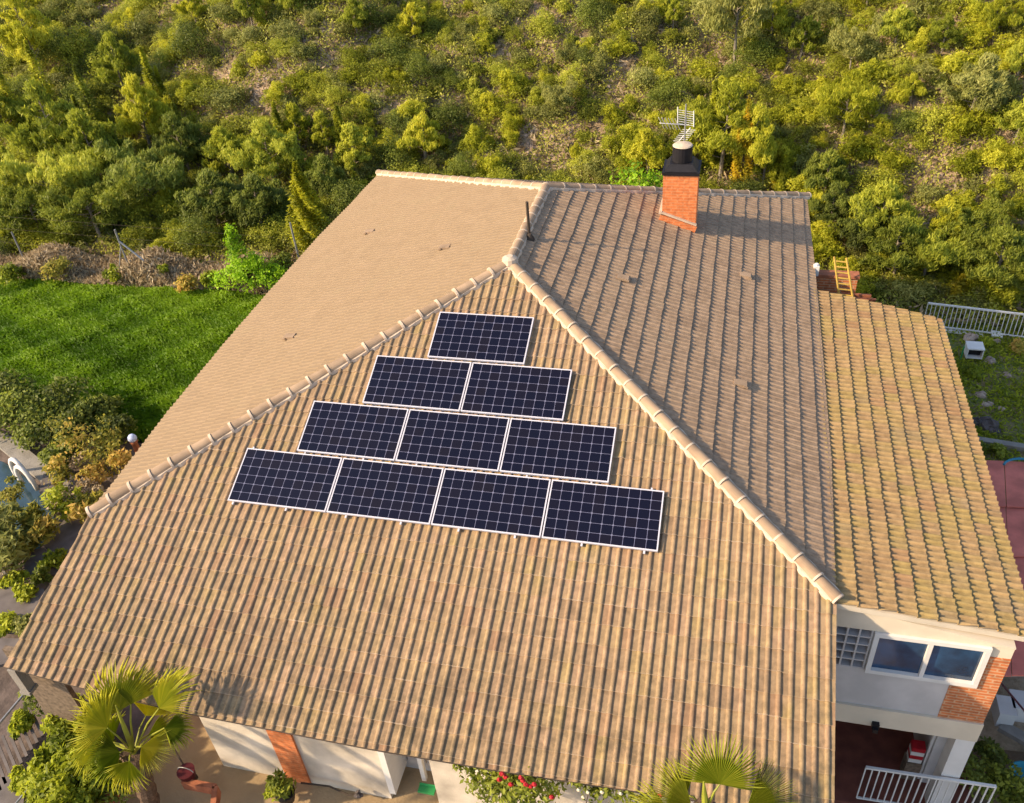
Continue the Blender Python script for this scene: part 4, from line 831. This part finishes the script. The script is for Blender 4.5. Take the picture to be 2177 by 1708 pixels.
# lower left corner: railing, deck, shrubs
rl = empty('garden_railing', G(30, 1520), 'thin grey railing running diagonally down the lower left corner', 'railing')
a, b = G(-20, 1560, -2.9), G(52, 1475, -2.9); MB().tube([a, b], .022, 6).build('handrail', M['steel'], rl)
a2, b2 = G(100, 1630, -3.3), G(-10, 1760, -3.3); MB().tube([G(140, 1545, -3.3), a2, b2], .018, 6).build('handrail', M['steel'], rl)
mb = MB()
for k in range(9):
    p = G(-14 + k*11, 1640 - k*14, -3.46); d_ = (G(40, 1700, -3.46) - G(0, 1600, -3.46)).normalized(); mb.obox(p - d_*.38, p + d_*.45, .045, .04)
tag(mb.build('wooden_grate', M['slab']), 'dark slatted deck grate in the lower left corner', 'grate')
tag(MB().prism([G(95, 1650), G(125, 1635), G(100, 1720), G(60, 1720)], -3.6, -3.36).build('garden_kerb', M['concrete']), 'pale concrete kerb strip at the bottom left corner', 'kerb')
tag(MB().prism([G(-20, 1660), G(60, 1650), G(50, 1740), G(-20, 1740)], -3.5, -3.44).build('paving_slab', M['slab']), 'dark slab beside the kerb at the bottom left corner', 'paving slab')
ll = [(110, 1655, .7, .6), (150, 1670, 1.0, .9), (180, 1620, .8, .9), (120, 1590, .55, .5), (50, 1520, .4, .3), (190, 1700, 1.0, 1.0), (205, 1570, .9, 1.1), (150, 1530, .7, .7), (60, 1640, .4, .3), (235, 1650, .8, .8), (150, 1720, .9, .8)]
for i, (u, v, w_, h_) in enumerate(ll):
    bush('leafy_shrub', G(u, v+30, -3.5), w_, h_, 'lime', 'bushy yellow green shrub around the foot of the left palm', 'shrub', 1500, .055, 300+i, .25, 'yellow green shrubs around the left palm')
bush('hedge_shrub', G(235, 1700), 1.0, .8, 'dark', 'dark shaded shrub under the left palm beside the brick planter', 'shrub', 1200, .05, 320)
bush('hedge_shrub', G(120, 1510), .8, .8, 'dark', 'dark shaded shrub in front of the porch column', 'shrub', 900, .05, 321)

# palms: trunk, petioles + fan blades
def fan(mesh, hub, direc, normal, R_, spread=2.5, nseg=30, tintv=.5, droop=.25, rg_=random):
    """one pleated fan leaf; mesh = lists v,f,t"""
    d = Vector(direc).normalized(); n = Vector(normal); n = (n - d*n.dot(d)).normalized(); s = d.cross(n); hub = Vector(hub)
    v, f, t = mesh
    for k in range(nseg):
        a0 = -spread/2 + spread*(k)/nseg; am = a0 + spread/nseg/2; a1 = a0 + spread/nseg
        L = R_*(.82 + .18*math.cos(am*.8))*rg_.uniform(.92, 1.06)
        def P(a, r, h): return hub + d*(math.cos(a)*r) + s*(math.sin(a)*r) + n*h
        zig = .02; ri = R_*.46; i0 = len(v); tip = L; dr_ = -droop*R_*rg_.uniform(.3, 2.2)
        v += [hub, P(a0, ri, -zig), P(am, ri, zig), P(a1, ri, -zig), P(am, tip, dr_), P(a0*.4+am*.6, ri + (tip-ri)*.55, dr_*.25 - .004), P(a1*.4+am*.6, ri + (tip-ri)*.55, dr_*.25 - .004)]
        f += [(i0, i0+1, i0+2), (i0, i0+2, i0+3), (i0+1, i0+5, i0+2), (i0+2, i0+6, i0+3), (i0+2, i0+5, i0+4), (i0+2, i0+4, i0+6)]
        tt_ = tintv + rg_.uniform(-.12, .12); t += [tt_, tt_, tt_, tt_, min(1, tt_+.45), min(1, tt_+.2), min(1, tt_+.2)]
def palm(base, crown, fans, label, spear=None, seed=3, th=.13):
    rg_ = random.Random(seed); base, crown = Vector(base), Vector(crown); root = empty('palm_tree', base, label, 'palm tree')
    mb = MB(); N_ = 10; pts = [base.lerp(crown, k/N_) for k in range(N_+1)]; mb.tube(pts, [th*(1.15 if k % 2 else .95)*(1.2 if k > 7 else 1) for k in range(N_+1)], 10)
    for k in range(26):
        a = rg_.uniform(0, 6.28); t = rg_.uniform(.3, 1); p = base.lerp(crown, t); o_ = Vector((math.cos(a), math.sin(a), .9)); mb.tube([p, p + o_*.17], [.035, .015], 5)
    mb.build('trunk', M['palm_bark'], root)
    for (hub, direc, nor, R_, sp, tv) in fans:
        hub = Vector(hub); MB().tube([crown, crown.lerp(hub, .6) + Vector((0, 0, .06)), hub], [.018, .013, .009], 6).build('leaf_stalk', M['petiole'], root)
        m_ = ([], [], []); fan(m_, hub, direc, nor, R_*.9, sp, 38, min(1, tv+.15), .22, rg_); me = bpy.data.meshes.new('leaf'); me.from_pydata([tuple(q) for q in m_[0]], [], m_[1])
        at = me.attributes.new('tint', 'FLOAT', 'POINT'); at.data.foreach_set('value', m_[2]); link('leaf', me, M['palm'], root)
    if spear:
        MB().tube([crown, crown.lerp(Vector(spear), .5), spear], [.038, .032, .008], 8).build('leaf_spear', M['petiole'], root)
VIEW = -FW
def at_depth(u, v, y): return PY(u, v, y)
c1 = at_depth(285, 1600, -3.35)
def dirpx(p, du, dv, depth=0): return RX*du - UY*dv - FW*(-depth)
f1 = []
for (u, v, yy, du, dv, dp, nn, R_, sp, tv) in [
  (252, 1535, -3.2, -.55, -1, .25, (.1, -.3, .5), .80, 3.0, .35), (338, 1528, -3.15, .45, -.9, .2, (-.3, -.4, .4), .66, 2.6, .45), (228, 1570, -3.45, -1, -.45, 0, (0, -.5, .7), .64, 2.6, .65),
  (255, 1622, -3.6, -1, .35, -.2, (0, -.5, .8), .62, 2.4, .4), (300, 1610, -3.5, .9, .35, -.1, (0, -.3, .9), .50, 2.2, .75), (275, 1640, -3.7, -.25, 1, -.3, (.1, -.6, .6), .48, 2.2, .55),
  (278, 1520, -3.1, .1, -1, .5, (.2, -.5, .5), .60, 2.0, .8), (350, 1570, -3.2, 1, .2, .3, (-.3, -.2, .8), .46, 2.2, .5), (240, 1600, -3.1, -1, -.1, .5, (0, -.2, .9), .66, 2.3, .5), (310, 1545, -2.9, .35, -1, .4, (0, -.5, .6), .66, 2.4, .7), (215, 1600, -3.3, -1, .1, .1, (0, -.3, .9), .62, 2.4, .8), (315, 1585, -3.0, 1, -.2, .1, (0, -.3, .8), .5, 2.0, .4)]:
    f1.append((at_depth(u, v-22, yy), dirpx(None, du, dv, dp), nn, R_, sp, tv))
palm(G(322, 1712, -3.5), c1, f1, 'fan palm in front of the house, left of the white wall', spear=at_depth(246, 1500, -3.3), seed=3)
c2 = at_depth(1500, 1722, -3.55); f2 = []
for (u, v, yy, du, dv, dp, nn, R_, sp, tv) in [
  (1530, 1668, -3.4, .1, -1, .2, (0, -.5, .6), .60, 3.3, .6), (1470, 1712, -3.5, -.9, -.35, 0, (.1, -.4, .8), .62, 2.0, .45), (1590, 1712, -3.5, 1, -.35, 0, (0, -.4, .8), .66, 1.7, .6),
  (1430, 1735, -3.6, -1, .1, 0, (0, -.3, .9), .6, 2.2, .5), (1560, 1740, -3.7, .5, .8, -.2, (0, -.3, .9), .6, 2.2, .5), (1480, 1760, -3.8, -.4, 1, -.2, (0, -.3, .9), .6, 2.2, .5), (1460, 1690, -3.2, -.45, -1, .3, (.1, -.5, .6), .45, 1.6, .5), (1600, 1750, -3.3, 1, .1, .2, (0, -.2, .9), .6, 2.0, .5)]:
    f2.append((at_depth(u, v, yy), dirpx(None, du, dv, dp), nn, R_, sp, tv))
palm((c2.x+.1, c2.y-.15, -3.5), c2, f2, 'fan palm at the bottom of the photo in front of the eave, right', spear=at_depth(1496, 1662, -3.45), seed=4)

# brick planters, bucket, broom
def wallbox(pts, z0, z1, th_, m, name, label, cat):
    mb = MB()
    for a, b in zip(pts[:-1], pts[1:]): mb.obox((a.x, a.y, (z0+z1)/2), (b.x, b.y, (z0+z1)/2), th_, z1-z0)
    return tag(mb.build(name, m), label, cat)
wallbox([G(255, 1630, -3.2), G(232, 1670, -3.2), G(205, 1730, -3.2)], -3.55, -3.2, .13, M['terracotta'], 'brick_planter', 'sloping brick planter edge below the left palm', 'planter')
wallbox([G(385, 1655, -3.3), G(455, 1668, -3.3), G(448, 1730, -3.3)], -3.55, -3.35, .085, M['terracotta'], 'brick_planter', 'low terracotta planter corner beside the dark red bucket', 'planter')
bp_ = G(405, 1658); bk = empty('bucket', bp_, 'dark red bucket standing by the white wall', 'bucket'); mb = MB(); mb.lathe(bp_, [(.10, 0), (.135, .25), (.14, .26)], 16); mb.build('tub', M['darkred'], bk, smooth=False)
MB().tube([bp_ + Vector((.135*math.cos(t), 0, .26 + .09*math.sin(t))) for t in np.linspace(0, math.pi, 9)], .008, 5).build('handle', M['steel'], bk)
e0, e1 = G(398, 1640, -3.3), PY(370, 1593, -2.36); tag(MB().tube([e0, e1], .014, 6).box((e0.x-.12, e0.y-.03, -3.49), (e0.x+.12, e0.y+.03, -3.40)).build('broom', M['rust']), 'dark broom leaning on the white wall above the bucket', 'broom')
pp = G(612, 1700); pt = empty('potted_plant', pp, 'small dark potted plant at the foot of the brick pilaster', 'plant'); MB().lathe(pp, [(.11, 0), (.15, .2), (.16, .21)], 12).build('pot', M['black'], pt)
o = link('foliage', bush_mesh('potleaf', .42, .4, 5, 420, .035, 333, .3, 1.8), M['hedge']); o.parent = pt; o.location = (0, 0, .18)
bush('weed_clump', G(585, 1690), .35, .3, 'lime', 'yellow green weed left of the potted plant', 'weed', 260, .035, 334)
tag(MB().tube([G(640, 1665), G(700, 1672), G(740, 1690), G(765, 1688)], .016, 6).build('garden_hose', M['rust']), 'dark hose lying on the patio below the white wall', 'hose')
tag(MB().blob(G(762, 1690), .07, 3, 8, 5, .3).build('stone', M['darkrock']), 'small dark stone at the end of the hose', 'stone')
p = G(905, 1672, -3.35); tag(MB().box((p.x-.13, p.y-.05, -3.49), (p.x+.13, p.y+.06, -3.45)).box((p.x-.13, p.y+.061, -3.49), (p.x+.13, p.y+.075, -3.41)).build('tray', M['green']), 'small flat green plastic tray in the doorway corner', 'tray')
# roses in front of the wall
rb_ = empty('rose_bush', (2.2, -2.75, -3.5), 'climbing rose bush with red and cream flowers under the front eave', 'rose bush')
lb_ = []
for (u, v, r0) in ((1000, 1640, .12), (1030, 1655, .18), (1075, 1662, .22), (1120, 1660, .2), (1060, 1690, .25), (1120, 1700, .28), (1170, 1675, .16), (975, 1628, .08), (1010, 1672, .1), (1260, 1690, .12), (1290, 1690, .12), (1225, 1665, .08), (1330, 1690, .1), (1360, 1700, .12)):
    q = PY(u, v, -2.85); lb_.append((q.x, q.y, q.z, r0, 1.0))
C, N, s, t = lobes_cloud(lb_, 2600, .035, .25, seed=77); link('foliage', quads_mesh('roseleaf', C, N, s, t, 1.2), M['hedge'], rb_)
mb = MB()
for (u, v) in ((1000, 1640), (1060, 1660), (1110, 1670), (1250, 1690), (1340, 1690)):
    q = PY(u, v, -2.8); mb.tube([(q.x*.5+1.1, -2.6, -3.5), (q.x*.85+.3, -2.7, (q.z-3.5)/2), (q.x, -2.8, q.z)], [.02, .012, .006], 5)
mb.build('stem', M['bark'], rb_)
def flower(c, r, m_):
    mb = MB(); mb.blob(c, r, int(c.x*100), 8, 6, .22, 0, .8)
    for k in range(5):
        a = k*1.257; mb.blob(c + Vector((math.cos(a), math.sin(a)*.7, -.1))*r*.7, r*.55, k, 6, 4, .1)
    return mb.build('flower', m_, rb_)
for (u, v) in ((1067, 1645), (1075, 1652), (1086, 1668), (1062, 1658), (1112, 1660), (1118, 1668), (1128, 1672), (1136, 1668), (1173, 1695), (1404, 1692), (1108, 1654)): flower(PY(u, v, -3.02), .032, M['red'])
for (u, v) in ((1010, 1670), (1025, 1675), (1045, 1690), (1015, 1690), (1060, 1700), (1040, 1670), (1230, 1680), (1250, 1685), (1240, 1695), (1280, 1685), (1000, 1655), (1320, 1688)): flower(PY(u, v, -2.98), .022, M['whitefl'])

# ------------------------------------------------------------------ right side
def RG_(u, v, z=-4.2): return PZ(u, v, z)
# grass sheet follows the sloping ground
gx = np.linspace(7.9, 18, 26); gy = np.linspace(3.2, 15.2, 40); link('side_garden', grid_mesh('side_garden', gx, gy, lambda a, b: hgt(a, b) + .012), M['rgrass'], smooth=True); tag(bpy.data.objects['side_garden'], kind='structure')
X, Y, Z, r_ = scatter_pts(120000, 8, 18, 3.2, 14.6, 21, vmax=1000); n = len(X); N = r_.normal(size=(n, 3)); q = np.sin(X*3)*np.sin(Y*2.6); k = r_.random(n) < .55+.35*q; X, Y, Z, N = X[k], Y[k], Z[k], N[k]; n = len(X)
tag(link('grass', quads_mesh('side_grass', np.stack([X, Y, Z+r_.uniform(.01, .06, n)], -1), N, r_.uniform(.02, .05, n), np.clip(.4+r_.normal(scale=.2, size=n), 0, 1), 1.6), M['lime']), 'thin patchy grass of the side garden right of the wing', 'grass', kind='stuff')
# railing fence
def PGs(u, v): return PG(u, v)
fa, fb = PG(1960, 698), PG(2200, 722); fb = fa + (fb-fa).normalized()*6.5
fn2 = empty('metal_fence', fa, 'white metal bar fence on a concrete kerb at the back of the side garden', 'fence')
n_ = Vector((CAM.x-fa.x, CAM.y-fa.y, 0)); Ht = hit(1962, 643, fa, n_).z - fa.z; zb = fa.z
def FP(t, h): q = fa.lerp(fb, t); return Vector((q.x, q.y, zb + h - .2*t))
MB().obox(FP(0, Ht), FP(1, Ht), .045, .04).build('top_rail', M['white'], fn2); MB().obox(FP(0, .12), FP(1, .12), .035, .03).build('bottom_rail', M['white'], fn2)
mb = MB(); NB = 62
for k in range(NB+1): mb.obox(FP(k/NB, .1), FP(k/NB, Ht), .017, .017, up=(1, 0, 0))
b_ = mb.build('bars', M['white'], fn2)
mb = MB(); mb.obox(FP(-.05, -.12), FP(1, -.12), .26, .36)
for t in (.28, .62, .95): mb.obox(FP(t-.02, .06), FP(t+.02, .06), .28, .12)
mb.build('kerb', M['white'], fn2)
# white box with dark opening
p = PG(2066, 762); p.z += .09; kn = empty('pet_house', p, 'white box with a dark open front standing in the side garden', 'pet house'); z_ = p.z; x_, y_ = p.x, p.y
mb = MB(); mb.box((x_-.2, y_-.17, z_+.27), (x_+.2, y_+.2, z_+.30)); mb.box((x_-.19, y_+.16, z_), (x_+.19, y_+.19, z_+.27)); mb.box((x_-.19, y_-.16, z_), (x_-.165, y_+.16, z_+.27)); mb.box((x_+.165, y_-.16, z_), (x_+.19, y_+.16, z_+.27)); mb.box((x_-.165, y_-.15, z_), (x_+.165, y_+.16, z_+.03)); mb.build('shell', M['white'], kn)
MB().box((x_-.164, y_-.02, z_+.031), (x_+.164, y_+.155, z_+.268)).build('inside', M['black'], kn)
tag(MB().tube([PG(2042, 765), PG(2042, 765) + Vector((0, 0, .42))], .018, 6).build('stake', M['green']), 'thin pale green stake left of the white box', 'stake')
rk = [((2063, 722), .22, 'rock', 'flat brown boulder below the white fence kerb'), ((2105, 770), .16, 'rock', 'pale stone right of the white box'), ((2118, 728), .12, 'rock', 'small pale stone near the kerb, right'), ((2140, 800), .12, 'rock', 'reddish stone in the middle of the side garden grass'), ((2085, 842), .15, 'rock', 'pink boulder beside the wing roof edge'), ((2098, 862), .13, 'rock', 'second pink boulder, just below the first'), ((2130, 872), .10, 'rock', 'small pale stone above the concrete beam'), ((2100, 905), .26, 'darkrock', 'dark grey rubble heap at the wing roof edge'), ((2075, 900), .18, 'darkrock', 'smaller dark rubble heap half hidden by the wing roof'), ((2112, 918), .14, 'darkrock', 'dark stone leaning on the concrete beam')]
for i, ((u, v), r0, m_, lb) in enumerate(rk): tag(MB().blob(PG(u, v), r0, 50+i, 10, 7, .22).build('boulder', M[m_]), lb, 'rock')
a, b = PG(2075, 940), PG(2240, 968); b = Vector((b.x, b.y, a.z)); tag(MB().obox(a, b, .16, .22).build('concrete_beam', M['concrete']), 'long pale concrete beam lying across the side garden', 'beam')
for i, (u, v) in enumerate(((2065, 800), (2080, 960), (2120, 965), (2160, 745), (2095, 735), (2150, 700))): bush('weed_clump', PG(u, v), .5, .25, ('lime', 'hedge', 'hedge', 'autumn', 'lime', 'hedge')[i], ['weeds between the white box and the wing roof', 'dark weeds under the concrete beam, by the roof', 'dark weeds between beam and red canopy', 'dry weeds at the right photo edge near the fence', 'weeds right of the white box', 'green weeds along the fence kerb'][i], 'weed', 300, .035, 400+i)
# red canopy
cz = -2.9
cp = [PZ(2060, 975, cz), PZ(2290, 985, cz), PZ(2290, 1428, cz), PZ(2080, 1428, cz)]; cn = empty('garden_canopy', PZ(2150, 1200, -4.9), 'faded dark red panelled canopy roof right of the wing', 'canopy')
rows_ = 4; colsn = 3; mb = MB()
for r0 in range(rows_):
    for c0 in range(colsn):
        t0, t1 = r0/rows_, (r0+1)/rows_; s0, s1 = c0/colsn, (c0+1)/colsn
        def Q(s, t): return cp[0].lerp(cp[1], s).lerp(cp[3].lerp(cp[2], s), t)
        q = [Q(s0+.004, t0), Q(s1-.004, t0), Q(s1-.004, t1+.02), Q(s0+.004, t1+.02)]; zz = [-.02, -.02, .035, .035]; j = random.uniform(-.01, .01)
        mb.add([Vector((p.x, p.y, p.z+z+j)) for p, z in zip(q, zz)] + [Vector((p.x, p.y, p.z+z+j-.025)) for p, z in zip(q, zz)], [(3,2,1,0), (4,5,6,7), (0,1,5,4), (1,2,6,5), (2,3,7,6), (3,0,4,7)])
mb.build('roof_panels', M['redroof'], cn)
for t in (.03, .97):
    q = cp[3].lerp(cp[2], t); MB().box((q.x-.04, q.y+.05, -5.05), (q.x+.04, q.y+.13, cz-.03)).build('post', M['wood'], cn)
a, b = cp[3], cp[2]; MB().obox((a.x, a.y+.02, cz-.09), (b.x, b.y+.02, cz-.09), .04, .10).build('front_board', M['concrete'], cn)
hp = [PZ(2150 + 34*math.cos(t), 988 + 14*math.sin(t)*-1 - 0, cz+.05) for t in np.linspace(.2, math.pi-.1, 9)]; tag(MB().tube([p + Vector((.15, 0, 0)) for p in hp], .025, 6).build('hose', M['blue']), 'blue hose loop lying at the far end of the red canopy', 'hose')
# things under and before the canopy
zy = -4.99
for i, (u, v, lb) in enumerate(((2128, 1512, 'white plastic crate nearer the brick corner, under the canopy edge'), (2156, 1500, 'white plastic crate further from the brick corner, under the canopy edge'))):
    p = PZ(u, v+15, zy); x_, y_ = p.x, p.y; mb = MB(); mb.box((x_-.13, y_-.18, zy), (x_+.13, y_+.18, zy+.05)); mb.box((x_-.13, y_-.18, zy+.051), (x_+.13, y_-.15, zy+.36)); mb.box((x_-.13, y_+.15, zy+.051), (x_+.13, y_+.18, zy+.36)); mb.box((x_-.129, y_-.15, zy+.051), (x_-.10, y_+.15, zy+.355)); mb.box((x_+.10, y_-.15, zy+.051), (x_+.129, y_+.15, zy+.355)); mb.box((x_-.14, y_-.19, zy+.361), (x_+.14, y_+.19, zy+.385))
    tag(mb.build('crate', M['white']), lb, 'crate', 'white crates under the canopy')
a, b = PZ(2125, 1545, zy), PZ(2230, 1605, zy); tag(MB().obox(a + Vector((0, 0, .04)), b + Vector((0, 0, .04)), .2, .10).build('garden_kerb', M['concrete']), 'pale kerb running diagonally across the brown yard', 'kerb')
a, b = PZ(2118, 1440, -4.2), PZ(2185, 1520, -4.6); tag(MB().tube([a, b], .018, 6).build('red_pole', M['darkred']), 'thin dark red pole leaning under the canopy', 'pole')
p = PZ(2178, 1658, zy); tag(MB().lathe(p, [(.16, 0), (.24, .12), (.26, .13), (.24, .135), (.15, .03)], 18).build('paddling_basin', M['teal']), 'teal blue plastic basin at the lower right edge', 'basin')
for i, (u, v, w_, h_, m_, lb) in enumerate(((2095, 1600, .5, .6, 'dark', 'dark green shrub beside the white column'), (2075, 1660, .8, .7, 'dark', 'dark green shrub behind the balcony railing'), (2120, 1690, .8, .6, 'hedge', 'olive shrub right of the balcony railing'), (2165, 1710, .6, .5, 'hedge', 'olive shrub in the bottom right corner'), (2120, 1650, .35, .25, 'dry', 'dry weed on the brown yard'))):
    p = PZ(u, v+12, zy); bush('yard_shrub', (max(p.x, 8.35), p.y, zy), w_, h_, m_, lb, 'shrub', 900, .045, 420+i)
# hanging striped bag on the porch
p = Vector((7.5, .35, -4.98)); bg_ = empty('beach_bag', p, 'red and white striped bag standing inside the dark porch', 'bag')
q = PY(1948, 1598, .35); x_, z_ = q.x, q.z
bb = MB(); 
for k in range(4): bb.box((x_-.10, .27, z_-.2+k*.1), (x_+.10, .43, z_-.2+(k+1)*.1-.002), k % 2)
bb.build('body', [M['white'], M['red']], bg_); MB().box((x_-.12, .25, -4.98), (x_+.12, .45, z_-.205)).build('stand', M['wood'], bg_)
bg_.location = bg_.location
# brick store with timber pile behind the wing, and the ladder on it
sx0, sx1, sy = 5.75, 6.62, 8.8
st = empty('brick_store', (6.2, 9.2, -3.6), 'low brick store with a pale tile topped rim behind the wing roof', 'shed')
MB().box((sx0, sy, -4.2), (sx1, 8.98, -.45)).build('wall', M['brick_wall'], st); MB().box((sx0-.03, sy-.03, -.448), (sx1+.03, 9.01, -.385)).build('roof', M['terracotta'], st)
pl_ = MB(); rr = random.Random(2)
for k in range(7): pl_.obox((6.3+rr.uniform(0, .1), sy-.12-.07*(k % 3), -.86+.05*(k//3)), (7.0+rr.uniform(-.15, .05), sy-.1-.07*(k % 3), -.88+.05*(k//3)), .06, .04)
pl_.box((6.3, 8.4, -4.2), (6.95, 8.78, -.90)); tag(pl_.build('timber_pile', M['terracotta']), 'reddish timber boards stacked against the brick store', 'timber')
ld = empty('ladder', (6.3, 8.5, -.9), 'yellow ladder standing up against the brick store', 'ladder')
A1, A2 = PY(3128/1.7639, 963/1.7639, 8.62), PY(3145/1.7639, 1098/1.7639, 8.35); B1, B2 = PY(3174/1.7639, 968/1.7639, 8.62), PY(3196/1.7639, 1104/1.7639, 8.35)
for a, b in ((A1, A2), (B1, B2)): d_ = (b-a).normalized(); MB().tube([a, b + d_*.6], .024, 6).build('side_rail', M['yellow'], ld)
for k in range(7): t = .12 + k*.155; MB().tube([A1.lerp(A2, t), B1.lerp(B2, t)], .017, 6).build('rung', M['yellow'], ld)
p = Vector((5.78, 8.7, -.3)); tag(MB().box((5.68, 8.60, -.32), (5.80, 8.72, -.1)).lathe((5.74, 8.66, -.1), [(.05, 0), (.04, .04)], 8).build('roof_vent', M['white']), 'small white vent box at the roof edge near the ladder', 'vent')
bush('leafy_shrub', (1.35, 14.0, -1.25), 1.6, .8, 'bright', 'bright green shrub top showing over the far ridge left of the chimney', 'shrub', 900, .06, 440)
